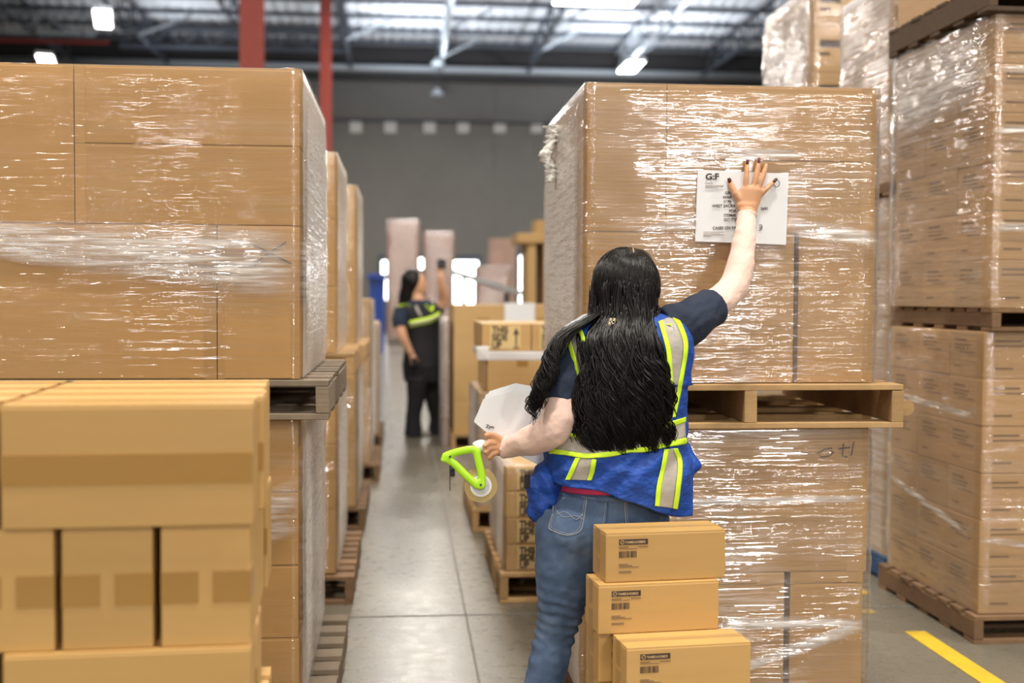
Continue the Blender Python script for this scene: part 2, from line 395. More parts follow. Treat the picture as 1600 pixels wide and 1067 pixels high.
# visible high-bay fixtures
def fixture(px, py, z, wx, wy, rz, label):
    d = CAMROT @ Vector(((px - 800) / FPX, -(py - 533.5) / FPX, -1)); Y = (z - CAM_Z) / d.z * d.y; p = at(px, py, Y)
    t = tag(link('high_bay_light', None, None, tuple(p), rz), label, 'light', 'high bay lights')
    MB().box(-wx / 2, wx / 2, -wy / 2, wy / 2, 0.02, 0.14, 0.01).build('housing', M['white'], t)
    MB().box(-wx / 2 + .03, wx / 2 - .03, -wy / 2 + .03, wy / 2 - .03, 0.0, 0.02).build('diffuser', M['lamp'], t)
    b = MB()
    for s in (-1, 1): b.tube([(s * wx * .4, 0, 0.13), (s * wx * .4, 0, CEIL_Z - p.z - 0.02)], 0.008, 5)
    b.build('cable', M['steel'], t)
fixture(930, 3, 9.6, 2.3, 0.9, 0, 'large glowing ceiling light panel at the top centre right')
fixture(986, 105, 9.3, 0.62, 2.0, 0.0, 'small bright high bay light above the right wrapped stack')
fixture(161, 31, 9.3, 0.5, 2.3, R(12), 'bright high bay light at upper left')
fixture(72, 95, 9.3, 0.55, 1.9, R(12), 'lower bright high bay light at far upper left')
def pendant(px, py, Y, label):
    p = at(px, py, Y); t = tag(link('pendant_lamp', None, None, tuple(p)), label, 'light', 'unlit pendant lamps')
    MB().lathe([(0.001, 0.22), (0.08, 0.2), (0.12, 0.1), (0.26, 0.0), (0.25, -0.06), (0.001, -0.1)], 20).build('shade', M['steel_white'], t, smooth=True)
    MB().tube([(0, 0, 0.2), (0, 0, CEIL_Z - p.z)], 0.015, 6).build('cord', M['steel'], t)
pendant(684, 99, 45, 'unlit white pendant lamp hanging before the dark wall head')
pendant(683, 146, 46.5, 'unlit white pendant lamp hanging lower before the grey far wall')
# dock doors in the far wall: dark leaf with daylit glazing
def dock_door(n, px0, px1, py0, py1):
    a, c = at(px0, py0, WALL_Y), at(px1, py1, WALL_Y)
    o = struct(MB().box(a.x - .15, c.x + .15, WALL_Y - .07, WALL_Y, 0.0, a.z + .25).build('door_%d' % n, M['steel']))
    pane = MB().box(a.x, c.x, WALL_Y - .10, WALL_Y - .07, c.z, a.z).build('pane', M['daylight'], o)
dock_door(1, 597, 604, 408, 468)
dock_door(2, 708, 746, 408, 474)
dock_door(3, 812, 826, 400, 474)
dock_door(4, 838, 850, 402, 470)
dock_door(5, 655, 661, 404, 420)
# yellow aisle lines painted on the floor by the right-hand row
m = M['yellow_paint']
tag(MB().box(2.13, 2.22, 2.5, 4.95, 0.001, 0.003).build('floor_line', m), 'yellow painted floor line at the lower right corner', 'floor marking')
tag(MB().box(2.16, 2.24, 5.6, 12, 0.001, 0.003).build('floor_line', m), 'yellow painted floor line beside the blue pallet', 'floor marking')
tag(MB().box(1.7, 2.13, 5.25, 5.33, 0.001, 0.003).build('floor_line', simple('worn yellow paint', (0.36, 0.26, 0.08), 0.5)), 'worn yellow floor line crossing the gap right of the big stack', 'floor marking')
# ================================================================== CARTONS, PALLETS, FILM
_cache = {}
def slab_mesh(name, m, w, d, h, bev):
    k = (name, m, round(w, 3), round(d, 3), round(h, 3), bev)
    if k not in _cache: _cache[k] = MB().box(-w / 2, w / 2, -d / 2, d / 2, 0, h, bev).mesh(name, M[m])
    return _cache[k]
def carton_mesh(m, w, d, h, flap):
    k = ('carton', m, round(w, 3), round(d, 3), round(h, 3), flap)
    if k not in _cache:
        b = MB(); t = 0.004
        b.box(-w / 2, w / 2, -d / 2, d / 2, 0, h - t, 0.0035)
        if flap == 'x':
            b.box(-w / 2 + .001, w / 2 - .001, -d / 2 + .001, -0.0015, h - t - .003, h, 0.0012); b.box(-w / 2 + .001, w / 2 - .001, 0.0015, d / 2 - .001, h - t - .003, h, 0.0012)
        else:
            b.box(-w / 2 + .001, -0.0015, -d / 2 + .001, d / 2 - .001, h - t - .003, h, 0.0012); b.box(0.0015, w / 2 - .001, -d / 2 + .001, d / 2 - .001, h - t - .003, h, 0.0012)
        _cache[k] = b.mesh('carton', M[m])
    return _cache[k]
def tape_mesh(m, face, w, d, h, u0, u1, v0, v1, off=0.0012):
    k = ('tape', m, face, round(w, 3), round(d, 3), round(h, 3), u0, u1, v0, v1)
    if k not in _cache:
        b = MB(); o = off
        if face == 'front': b.box(-w / 2 + u0 * w, -w / 2 + u1 * w, -d / 2 - o, -d / 2 + o, v0 * h, v1 * h)
        if face == 'left': b.box(-w / 2 - o, -w / 2 + o, d / 2 - u1 * d, d / 2 - u0 * d, v0 * h, v1 * h)
        if face == 'right': b.box(w / 2 - o, w / 2 + o, -d / 2 + u0 * d, -d / 2 + u1 * d, v0 * h, v1 * h)
        if face == 'top': b.box(-w / 2 + u0 * w, -w / 2 + u1 * w, -d / 2 + v0 * d, -d / 2 + v1 * d, h - o, h + o)
        _cache[k] = b.mesh('tape_strip', M[m])
    return _cache[k]
def carton(x0, x1, y0, y1, z0, z1, m, label, group=None, tape=(), rz=0.0, flap='x', tm='tape', shrink=0.003, name='carton'):
    w, d, h = x1 - x0 - shrink, y1 - y0 - shrink, z1 - z0 - 0.001
    o = link(name, carton_mesh(m, w, d, h, flap), None, ((x0 + x1) / 2, (y0 + y1) / 2, z0), rz)
    tag(o, label, 'box', group)
    for t in tape: link('tape_strip', tape_mesh(tm, t[0], w, d, h, *t[1:]), o)
    o['_d'] = 0; del o['_d']
    return o
ROWS = ['top', 'second', 'third', 'fourth', 'fifth', 'sixth', 'seventh', 'eighth', 'ninth', 'tenth', 'eleventh', 'twelfth']
def colword(i, n, ws):
    if n == 1: return ''
    if n == 2: return ws[0] if i == 0 else ws[2]
    if n == 3: return ws[i]
    return ws[0] if i == 0 else ws[2] if i == n - 1 else ['', 'second from ' + ws[0], 'third from ' + ws[0], 'fourth from ' + ws[0], 'fifth from ' + ws[0]][i]
def stack(desc, where, x0, x1, y0, y1, z0, rows, m, group, rz=0.0, tape=(), tm='tape', jit=0.0012, side='L', prints=None, flap='x', seen=None):
    """rows from the bottom up: (height, x-fractions, y-fractions)"""
    cx, cy = (x0 + x1) / 2, (y0 + y1) / 2; z = z0; out = []
    nr = len(rows)
    for r, (h, xs, ys) in enumerate(rows):
        if isinstance(xs, int): xs = [i / xs for i in range(xs + 1)]
        if isinstance(ys, int): ys = [i / ys for i in range(ys + 1)]
        for i in range(len(xs) - 1):
            for j in range(len(ys) - 1):
                vis_top = r == nr - 1 and z + h < CAM_Z
                if not (j == 0 or (side == 'L' and i == 0) or (side == 'R' and i == len(xs) - 2) or vis_top): continue      # buried inside or behind
                if seen and not seen(i, j, r): continue
                a, c = x0 + xs[i] * (x1 - x0), x0 + xs[i + 1] * (x1 - x0)
                e, f = y0 + ys[j] * (y1 - y0), y0 + ys[j + 1] * (y1 - y0)
                cw_ = colword(i, len(xs) - 1, ('left', 'middle', 'right')); dw = colword(j, len(ys) - 1, ('front', 'middle', 'back'))
                lab = '%s, %s row %s %s, %s' % (desc, ROWS[nr - 1 - r], cw_, dw, where)
                lab = ' '.join(lab.replace(' ,', ',').split())
                o = carton(a, c, e, f, z, z + h, m, lab, group, tape if j == 0 or any(t[0] != 'front' for t in tape) else (), 0, flap, tm)
                dx, dy = random.uniform(-jit, jit), random.uniform(-jit, jit)
                p = Matrix.Rotation(rz, 3, 'Z') @ (o.location - Vector((cx, cy, 0))) + Vector((cx + dx, cy + dy, 0))
                o.location = p; o.rotation_euler = (0, 0, rz)
                if prints: prints(o, c - a, f - e, h, i, j, r)
                out.append(o)
        z += h
    return out, z
# ---- pallets
def pallet_proto(w, d, h, m, key):
    k = ('pallet', w, d, h, m)
    if k in _cache: return _cache[k]
    t = 0.018; parts = []
    hb = h - 2 * t
    for i in range(3):
        sx = (-w / 2 + 0.02, 0, w / 2 - 0.02)[i]
        b = MB().box(-0.02, 0.02, -d / 2, d / 2, 0, hb, 0.003, 0.001); parts.append(('stringer', b.mesh('stringer', M[m]), (sx, 0, t)))
    n = 8; bw = 0.095
    db = [MB().box(-w / 2, w / 2, -bw / 2, bw / 2, 0, t, 0.002, 0.0015).mesh('deck_board', M[m]) for _ in range(2)]
    for i in range(n):
        parts.append(('deck_board', db[i % 2], (random.uniform(-.004, .004), -d / 2 + bw / 2 + i * (d - bw) / (n - 1), h - t)))
    for i in range(5):
        parts.append(('bottom_board', db[i % 2], (random.uniform(-.003, .003), -d / 2 + bw / 2 + i * (d - bw) / 4, 0)))
    _cache[k] = parts; return parts
def pallet(x0, x1, y0, y1, z0, h, m, label, rz=0.0, group='wooden pallets'):
    t = tag(link('wooden_pallet', None, None, ((x0 + x1) / 2, (y0 + y1) / 2, z0), rz), label, 'pallet', group)
    for nm, me, loc in pallet_proto(round(x1 - x0, 3), round(y1 - y0, 3), round(h, 3), m, label): link(nm, me, t, loc)
    return t
# ---- stretch film: a thin rumpled skin round the load
def film(x0, x1, y0, y1, z0, z1, m, label, rz=0.0, amp=0.004, step=0.035, lip=0.05, folds=(), seed=1, parent_name='stretch_film', off=0.006, foldm='film_fold'):
    cx, cy = (x0 + x1) / 2, (y0 + y1) / 2; w, d = (x1 - x0) / 2 + off, (y1 - y0) / 2 + off
    per = []; 
    for (ax, ay, bx, by) in ((-w, -d, w, -d), (w, -d, w, d), (w, d, -w, d), (-w, d, -w, -d)):
        n = max(2, int(math.hypot(bx - ax, by - ay) / step))
        for i in range(n): per.append((ax + (bx - ax) * i / n, ay + (by - ay) * i / n))
    cum = [0]
    for i in range(len(per)): q = per[(i + 1) % len(per)]; cum.append(cum[-1] + math.hypot(q[0] - per[i][0], q[1] - per[i][1]))
    nz = max(3, int((z1 - z0) / step)); H = z1 - z0
    bm = bmesh.new(); uvl = bm.loops.layers.uv.new('UVMap'); P = len(per)
    def pos(i, v):
        x, y = per[i % P]; z = v * H
        nn = mnoise.noise(Vector((x * 5 + seed * 7.3, y * 5 + seed, z * 16))) * amp + mnoise.noise(Vector((x * 22, y * 22 + seed, z * 40))) * amp * 0.5
        k = 1 + (nn + amp) / max(w, d)
        ex = min(1, v * 12, (1 - v) * 20 + .3)
        return Vector((x * (1 + (k - 1) * ex), y * (1 + (k - 1) * ex), z))
    rings = [[bm.verts.new(pos(i, j / nz)) for i in range(P)] for j in range(nz + 1)]
    if lip:
        rings.append([bm.verts.new(Vector((x * (1 - lip / w), y * (1 - lip / d), H + 0.004 + abs(mnoise.noise(Vector((x * 9, y * 9, seed)))) * 0.012))) for x, y in per])
    for j in range(len(rings) - 1):
        for i in range(P):
            f = bm.faces.new((rings[j][i], rings[j][(i + 1) % P], rings[j + 1][(i + 1) % P], rings[j + 1][i])); f.smooth = True
            us = (cum[i], cum[i + 1], cum[i + 1], cum[i]); vsn = (j * H / nz, j * H / nz, (j + 1) * H / nz, (j + 1) * H / nz)
            for l, u_, v_ in zip(f.loops, us, vsn): l[uvl].uv = (u_ + seed * 3.1, v_ + seed * 1.7)
    me = bpy.data.meshes.new('stretch_film'); bm.to_mesh(me); bm.free(); me.materials.append(M[m])
    o = tag(link('stretch_film', me, None, (cx, cy, z0), rz), label, 'plastic wrap', 'stretch film round pallet loads')
    # folded, doubled-up bands: (face-distance u0, z at u0 (lo,hi), u1, z at u1 (lo,hi)) measured along the perimeter from the front left corner
    for (u0, a0, b0, u1, a1, b1, edge) in folds:
        bm = bmesh.new(); uvl = bm.loops.layers.uv.new('UVMap'); n = max(4, int((u1 - u0) / 0.02)); mz = 10; rows = []
        total = cum[-1]
        def pp(u):
            u = u % total; wds = (2 * w, 2 * d, 2 * w, 2 * d); s = 0
            for wd in wds:
                if u <= wd: break
                u -= wd; s += 1
            o_ = 0.008
            return [(-w + u, -d - o_), (w + o_, -d + u), (w - u, d + o_), (-w - o_, d - u)][s]
        for i in range(n + 1):
            t = i / n; u = u0 + (u1 - u0) * t; lo, hi = a0 + (a1 - a0) * t, b0 + (b1 - b0) * t
            x, y = pp(u); rr = []
            for j in range(mz + 1):
                v = j / mz; z = lo + (hi - lo) * v
                if edge: z += (0.012 if j in (0, mz) else 0.003) * mnoise.noise(Vector((u * 8, j * 3.1, seed)))
                k = 1 + (0.004 + 0.004 * mnoise.noise(Vector((u * 9, z * 60, seed)))) / max(w, d)
                rr.append((bm.verts.new((x * k, y * k, z)), u, z))
            rows.append(rr)
        for i in range(n):
            for j in range(mz):
                q = (rows[i][j], rows[i + 1][j], rows[i + 1][j + 1], rows[i][j + 1]); f = bm.faces.new([k[0] for k in q]); f.smooth = True
                for l, k in zip(f.loops, q): l[uvl].uv = (k[1] + seed * 2.3, k[2] * 1.0)
        me2 = bpy.data.meshes.new('film_band'); bm.to_mesh(me2); bm.free(); me2.materials.append(M[foldm])
        th = me2.attributes.new('thick', 'FLOAT', 'POINT')
        th.data.foreach_set('value', [min(1, 3.0 * min(j / mz, 1 - j / mz) + .1) * min(1, 7 * min(i / n, 1 - i / n) + .05) for i in range(n + 1) for j in range(mz + 1)])
        link('film_band', me2, o)
    return o
def pen(pts, Y, parent_label, cat='marking', rad=0.0022):
    pass
def printed_lines(o, face, w, d, h, rects, m='print_soft'):
    """small printed bars / lines on a carton face; rects in face fractions (u0,u1,v0,v1)"""
    k = ('pl', face, round(w, 3), round(d, 3), round(h, 3), tuple(rects), m)
    if k not in _cache:
        b = MB(); e = 0.0012
        for (u0, u1, v0, v1) in rects:
            if face == 'front': b.box(-w / 2 + u0 * w, -w / 2 + u1 * w, -d / 2 - e, -d / 2 + e, v0 * h, v1 * h)
            if face == 'left': b.box(-w / 2 - e, -w / 2 + e, d / 2 - u1 * d, d / 2 - u0 * d, v0 * h, v1 * h)
        _cache[k] = b.mesh('printed_mark', M[m])
    return link('printed_mark', _cache[k], o)

# ------------------------------------------------------------------ L1: the big wrapped load at the near left
YL = 3.75
def zz(px, py, Y): return at(px, py, Y).z
def xx(px, Y, py=462): return at(px, py, Y).x
LX0, LX1 = -1.27, xx(469, YL); LY1 = YL + 1.12
z4, z3, z2, z1, z0_ = zz(300, 104, YL), zz(300, 226, YL), zz(300, 351, YL), zz(300, 592, YL), zz(300, 655, YL)
xa, xb = xx(118, YL), xx(339, YL)
G = 'cartons of the near left wrapped load'
ym = (YL + LY1) / 2
for nm, (a, c, e, f, lo, hi) in {
    'long brown carton, top right front of the near left wrapped load': (xa, LX1, YL, ym, z3, z4),
    'long brown carton, top right back of the near left wrapped load': (xa, LX1, ym, LY1, z3, z4),
    'long brown carton, second row right front, near left wrapped load': (xa, LX1, YL, ym, z2, z3),
    'long brown carton, second row right back, near left wrapped load': (xa, LX1, ym, LY1, z2, z3),
    'tall brown carton, top left front of the near left wrapped load': (LX0, xa, YL, ym, z2, z4),
    'tall brown carton, top left back of the near left wrapped load': (LX0, xa, ym, LY1, z2, z4),
    'wide brown carton, bottom left front, near left wrapped load': (LX0, xb, YL, ym, z1, z2),
    'brown carton with pen cross, bottom right front, near left wrapped load': (xb, LX1, YL, ym, z1, z2),
    'brown carton, bottom row back, near left wrapped load': (LX0, LX1, ym, LY1, z1, z2)}.items():
    tp = []
    if 'front' in nm and 'long' in nm: tp = [('front', 0, 0.045, 0, 1), ('front', 0.97, 1, 0, 1)]
    if 'tall' in nm and 'front' in nm: tp = [('front', 0.9, 1, 0.0, 1)]
    if 'wide' in nm: tp = [('front', 0.945, 1, 0, 1)]
    if 'cross' in nm: tp = [('front', 0, 0.08, 0, 0.85), ('front', 0.9, 1, 0, 0.7)]
    o = carton(a, c, e, f, lo, hi, 'kraft', nm, G, tp, tm='kraft')
    if 'cross' in nm:
        ox, oz = (a + c) / 2, lo
        for i, q in enumerate((((392, 380), (455, 412)), ((447, 378), (410, 402), (394, 420)))):
            pts = [at(x, y, YL) - Vector((ox, 0, oz)) for x, y in q]
            pts = [Vector((p.x, -(f - e) / 2 - 0.001, p.z)) for p in pts]
            MB().tube(pts, 0.0022, 6, 0.5).build('pen_stroke', M['marker'], o)
pallet(-1.235, xx(515, YL, 620), YL - 0.03, LY1 + 0.03, z0_, z1 - z0_ - .003, 'oldwood', 'weathered grey pallet under the near left upper wrapped load')
Hl = z4 - z1
fz = lambda py, px=300: zz(px, py, YL) - z1
wl = LX1 - LX0
ua, ub = 0.0, wl
film(LX0, LX1, YL, LY1, z1 + 0.002, z4, 'film_left', 'clear stretch film round the near left upper load', seed=2, amp=0.003,
     folds=[(wl - (LX1 - xx(0, YL)) - 0.1, fz(402), fz(347), wl, fz(472), fz(352), True), (wl, fz(472), fz(352), wl + 0.35, fz(500), fz(380), True),
            (wl + 0.01, 0.0, Hl - 0.01, wl + 1.1, 0.02, Hl - 0.01, True)])
# film tail slumping over the pallet corner
# lower load of the same bay
zt = z0_; pz = 0.135
hh = (zt - pz) / 4
stack('brown carton', 'lower load beneath near left pallet', LX0, LX1 - 0.005, YL + .01, LY1, pz, [(hh, 2, 2), (hh, [0, .6, 1], 2), (hh, 2, 2), (hh - .002, [0, .6, 1], 2)], 'kraft', 'cartons of the lower near left load', side='R', tape=(('front', 0.4, 0.62, 0, 1),), tm='kraft_light')
film(LX0, LX1 - 0.005, YL + .01, LY1, pz, zt - 0.006, 'film_left', 'clear stretch film round the near left lower load', seed=5, lip=0, amp=0.006,
     folds=[(wl - .35, .42, .56, wl, .55, .74, True), (wl, .0, zt - pz - .01, wl + .9, .0, zt - pz - .01, True)])
pallet(-1.235, xx(517, YL, 1060) + 0.0, YL - 0.03, LY1 + 0.06, 0, 0.125, 'oldwood', 'weathered floor pallet under the near left lower load')

# ------------------------------------------------------------------ R1: the wrapped load the woman labels
YR = 3.80
RX0, RX1 = xx(915, YR), xx(1365, YR); RY1 = YR + 1.02
a4, a3, a2, a1, a0 = zz(1140, 133, YR), zz(1140, 250, YR), zz(1140, 364, YR), zz(1140, 598, YR), zz(1140, 668, YR)
xs1, xs2 = xx(1039, YR), xx(1244, YR)
G = 'cartons of the right wrapped load'
ym = (YR + RY1) / 2
for nm, (a, c, e, f, lo, hi, tp) in {
    'tall brown carton, top left front of the right wrapped load': (RX0, xs1, YR, ym, a2, a4, [('front', 0, 0.06, 0, 1), ('front', 0.94, 1, 0, 1)]),
    'tall brown carton, top left back of the right wrapped load': (RX0, xs1, ym, RY1, a2, a4, []),
    'wide brown carton, top right front, above the pinned sheet': (xs1, RX1, YR, ym, a3, a4, [('front', 0, 0.05, 0, 1), ('front', 0.93, 1, 0, 1)]),
    'wide brown carton, top right back of the right wrapped load': (xs1, RX1, ym, RY1, a3, a4, []),
    'wide brown carton, second row right front, behind the pinned sheet': (xs1, RX1, YR, ym, a2, a3, [('front', 0, 0.05, 0, 1), ('front', 0.93, 1, 0, 1)]),
    'wide brown carton, second row right back of the right wrapped load': (xs1, RX1, ym, RY1, a2, a3, []),
    'wide brown carton, bottom left front, beside the woman in blue': (RX0, xs2 - .006, YR, ym, a1, a2, [('front', 0.62, 0.73, 0, 1)]),
    'brown carton, bottom right front of the right wrapped load': (xs2 + .006, RX1, YR, ym, a1, a2, [('front', 0, 0.05, 0, 1), ('front', 0.88, 1, 0, 1)]),
    'brown carton, bottom row back of the right wrapped load': (RX0, RX1, ym, RY1, a1, a2, [])}.items():
    carton(a, c, e, f, lo, hi, 'kraft', nm, G, tp, tm='kraft')
PX1 = xx(1411, YR - .04, 600)
pallet(PX1 - 1.0, PX1, YR - 0.05, RY1 + 0.06, a0 + .002, a1 - a0 - .005, 'pine', 'pale pine pallet under the right upper wrapped load')
# odds and ends caught in the pallet
tag(MB().lathe([(0.001, -.01), (0.022, -.01), (0.024, 0.0), (0.022, .01), (0.001, .01)], 20, 'Y').build('green_cap', simple('green plastic', (0.02, 0.22, 0.10), 0.4), None, (xx(1157, YR + .1), YR + .02, a0 + 0.062), smooth=True), 'round green plastic cap lodged inside the pine pallet', 'cap')
tag(MB().tube([(0, -.0, 0), (0, .13, 0)], 0.026, 16).build('wood_plug', M['pine'], None, (PX1 + .03, YR - .0, a0 + .062)), 'round end of a wooden pole beside the pine pallet corner', 'pole')
fz = lambda py: zz(1140, py, YR) - a1
wr = RX1 - RX0
film(RX0, RX1, YR, RY1, a1 + 0.002, a4, 'film', 'glinting stretch film round the right upper load', seed=11, amp=0.004,
     folds=[(0.16, fz(366), fz(362), xx(1090, YR) - RX0, fz(362), fz(332), True), (xx(1228, YR) - RX0, fz(372), fz(338), wr, fz(385), fz(360), True),
            (xx(1040, YR) - RX0, fz(250), fz(228), xx(1260, YR) - RX0, fz(248), fz(234), True),
            (2 * wr + 1.05, 0.02, a4 - a1 - 0.02, 2 * wr + 2.02, 0.02, a4 - a1 - 0.02, True)])
# torn bunched film at the back left edge
b = MB(); pts = []; 
for i in range(22):
    t = i / 21; p = at(862 + 6 * math.sin(t * 9) - 4 * t, 196 + 88 * t, YR + 0.62)
    pts.append(p)
rs = []
for i, p in enumerate(pts):
    r = 0.008 + 0.024 * abs(math.sin(i * 1.7 + 1)) * (1 - 0.4 * i / 21)
    rs.append([p + Vector((math.cos(t) * r * (1 + .4 * math.sin(3 * t + i)), math.sin(t) * r * 1.2, random.uniform(-.004, .004))) for t in [2 * math.pi * k / 12 for k in range(12)]])
b.rings(rs)
tag(b.build('torn_film', simple('bunched white film', (0.8, 0.78, 0.75), 0.35, bmp=0.8, bscale=70), smooth=True), 'bunched torn white film sticking out beside the right wrapped load', 'plastic wrap')
# lower right load
bz0 = 0.135; s1_, s2_ = zz(1140, 782, YR), zz(1140, 895, YR)
LRX1 = xx(1361, YR)
xd = xx(1230, YR, 950)
G = 'cartons of the lower right load'
for nm, (a, c, lo, hi, tp) in {
    'long brown carton with pen scribble, top of the lower right load': (RX0, LRX1, s1_, a0 - .002, [('front', 0.93, 1, 0, 1)]),
    'long brown carton, second row of the lower right load': (RX0, LRX1, s2_, s1_, [('front', 0.93, 1, 0, 1), ('front', 0.0, 0.46, 0.12, .98)]),
    'brown carton, third row left, lower right load': (RX0, xd - .008, bz0 + .36, s2_, [('front', 0.86, .93, 0, 1)]),
    'brown carton, third row right, lower right load': (xd + .008, LRX1 - .01, bz0 + .36, s2_, [('front', 0.92, 1, 0, 1), ('front', 0.0, 0.06, 0, 1)]),
    'brown carton, floor row left, lower right load': (RX0, xd - .008, bz0, bz0 + .36, []),
    'brown carton, floor row right, lower right load': (xd + .008, LRX1 - .01, bz0, bz0 + .36, [])}.items():
    o = carton(a, c, YR, ym, lo, hi, 'kraft', nm, G, tp, tm='kraft')
    carton(a, c, ym, RY1, lo, hi, 'kraft', nm.replace('load', 'load, back half').replace(' with pen scribble', ''), G)
    if 'scribble' in nm:
        for q in (((1334, 690), (1330, 712)), ((1318, 692), (1316, 712), (1324, 714)), ((1310, 701), (1328, 699)), ((1300, 700), (1288, 702), (1277, 708), (1284, 714), (1296, 712), (1303, 706), (1297, 704))):
            pts = [at(x, y, YR) - Vector(((a + c) / 2, 0, lo)) for x, y in q]
            MB().tube([Vector((p.x, -(ym - YR) / 2 - 0.001, p.z)) for p in pts], 0.0022, 6, 0.5).build('pen_stroke', M['marker'], o)
film(RX0, LRX1, YR, RY1, bz0, a0 - 0.006, 'film', 'glinting stretch film round the right lower load', seed=17, lip=0, amp=0.005,
     folds=[(xx(1030, YR) - RX0, zz(1100, 790, YR) - bz0, zz(1100, 777, YR) - bz0, wr, zz(1350, 783, YR) - bz0, zz(1350, 770, YR) - bz0, True),
            (xx(1140, YR) - RX0, zz(1140, 1060, YR) - bz0, zz(1140, 1042, YR) - bz0, wr - .02, zz(1350, 985, YR) - bz0, zz(1350, 960, YR) - bz0, True),
            (xx(1130, YR) - RX0, zz(1140, 985, YR) - bz0, zz(1140, 960, YR) - bz0, wr - .02, zz(1350, 975, YR) - bz0, zz(1350, 962, YR) - bz0, True)])
pallet(PX1 - 1.0, PX1 - .03, YR - 0.05, RY1 + 0.06, 0, 0.125, 'brownwood', 'brown floor pallet under the right lower load')

# ------------------------------------------------------------------ FL: open stack of taped cartons in the near left foreground
YF = 2.18
fy = [YF, YF + 0.43, YF + 0.86]
fr = 0.2176; FZ = 0.14
fx = lambda px: xx(px, YF)
G = 'taped cartons of the foreground stack'
rzf = R(3.2)
FX1 = fx(396)
def fc(x0, x1, y0, y1, r, label, tape):
    o = carton(x0, x1, y0, y1, FZ + r * fr, FZ + (r + 1) * fr, 'kraft_light', label, G, tape)
    c = Vector((FX1, YF, 0)); o.location = Matrix.Rotation(rzf, 3, 'Z') @ (o.location - c) + c; o.rotation_euler.z = rzf + random.uniform(-.006, .006)
    return o
wide = [('front', 0, 1, 0.35, 0.6), ('left', 0, 1, 0.42, 0.6), ('top', 0, 1, 0.42, 0.58)]
ends = [('front', 0, 0.42, 0.36, 0.62), ('front', 0.58, 1, 0.36, 0.62), ('right', 0, 0.2, 0.36, 0.62)]
rw = ['', 'bottom', 'fourth', 'third', 'second', 'top']
for r in range(5):
    row = {4: 'top', 3: 'second', 2: 'third', 1: 'fourth', 0: 'bottom'}[r]
    e = [0, .004, -.006, .006, 0][r]
    if r % 2 == 0:
        L = FX1 - 0.43
        fc(L, FX1 + e, YF, YF + .152, r, 'long taped carton facing front, %s row of the foreground stack' % row, wide)
        if r: fc(L - .44, L - .012, YF + .0, YF + .152, r, 'long taped carton at left edge, %s row of the foreground stack' % row, wide)
        for k in (range(1, 4) if r == 4 else (1,) if r == 2 else (2,)):
            fc(L, FX1 + random.uniform(-.006, .012), YF + .154 * k, YF + .154 * k + .152, r, 'long taped carton, %s row, %s behind the front one, foreground stack' % (row, ['', 'first', 'second', 'third'][k]), wide)
            if r == 4: fc(L - .44, L - .012, YF + .154 * k, YF + .154 * k + .152, r, 'long taped left carton, %s row, %s behind the front one, foreground stack' % (row, ['', 'first', 'second', 'third'][k]), wide)
    else:
        xe = [FX1 - .006, FX1 - .175, FX1 - .342, FX1 - .51, FX1 - .68]
        gapw = [.158, .158, .155, .15, .15]
        for k in range(5 if r == 3 else 3):
            fc(xe[k] - gapw[k], xe[k], YF + .01, YF + .42, r, 'carton with taped end forward, %s row, %s from right, foreground stack' % (row, ['first', 'second', 'third', 'fourth', 'fifth'][k]), ends)
        fc(xe[0] - .43, xe[0] + .008, YF + .43, YF + .60, r, 'long taped carton, %s row behind the end cartons, foreground stack' % row, wide)
pf = pallet(FX1 - .98, FX1 + .04, YF - .05, YF + .85, 0, 0.139, 'brownwood', 'brown floor pallet under the foreground carton stack')

# ------------------------------------------------------------------ FR: small labelled cartons in front of the woman
YS = 3.13; sh = 0.132; SZ = 0.14
def labelled(o, w, d, h):
    x = -w / 2 + 0.036
    MB().box(x, x + 0.079, -d / 2 - .0012, -d / 2, h - .032, h - .0175).build('label_banner', M['print'], o)
    lt = simple('label lettering', (0.62, 0.42, 0.2), 0.6) if 'lt' not in _cache else _cache['lt']; _cache['lt'] = lt
    text('THAMES & KOSMOS', 0.0088, lt, front_mtx(x + 0.0165, -d / 2 - .0016, h - .0282), o, 'brand_text', 0.0002, sx=0.70)
    b = MB(); b.lathe([(0.0044, -.0002), (0.0056, -.0002), (0.0056, .0002), (0.0044, .0002)], 20, 'Y', (x + .0085, -d / 2 - .0016, h - .0247))
    b.bar((x + .005, -d / 2 - .0016, h - .029), (x + .012, -d / 2 - .0016, h - .0205), .001, .0004); b.build('brand_emblem', lt, o)
    b = MB(); e = -d / 2 - .001
    for (u, v, ww, hh_) in ((0, .037, .026, .002), (.052, .037, .028, .002), (0, .041, .05, .0015), (0, .082, .024, .002), (0, .086, .036, .002), (0, .090, .055, .0015), (0, .101, .034, .0015), (0, .1045, .034, .0015)):
        b.box(x + u, x + u + ww, e, e + .001, h - v - hh_, h - v)
    b.build('fine_print', M['print_soft'], o)
    b = MB(); u = 0
    rnd = random.Random(5)
    while u < .046:
        ww = rnd.choice((.0008, .0014, .0022)); b.box(x + u, x + u + ww, e, e + .001, h - .066, h - .049); u += ww + rnd.choice((.0008, .0012, .002))
    b.build('barcode', M['print'], o)
tp = [('left', 0.3, 0.62, 0.52, 1.0), ('left', 0.3, 0.62, 0.0, 0.42), ('top', 0, 1, 0.40, 0.58)]
G = 'small labelled cartons stacked before the woman'
rzs = R(6.0)
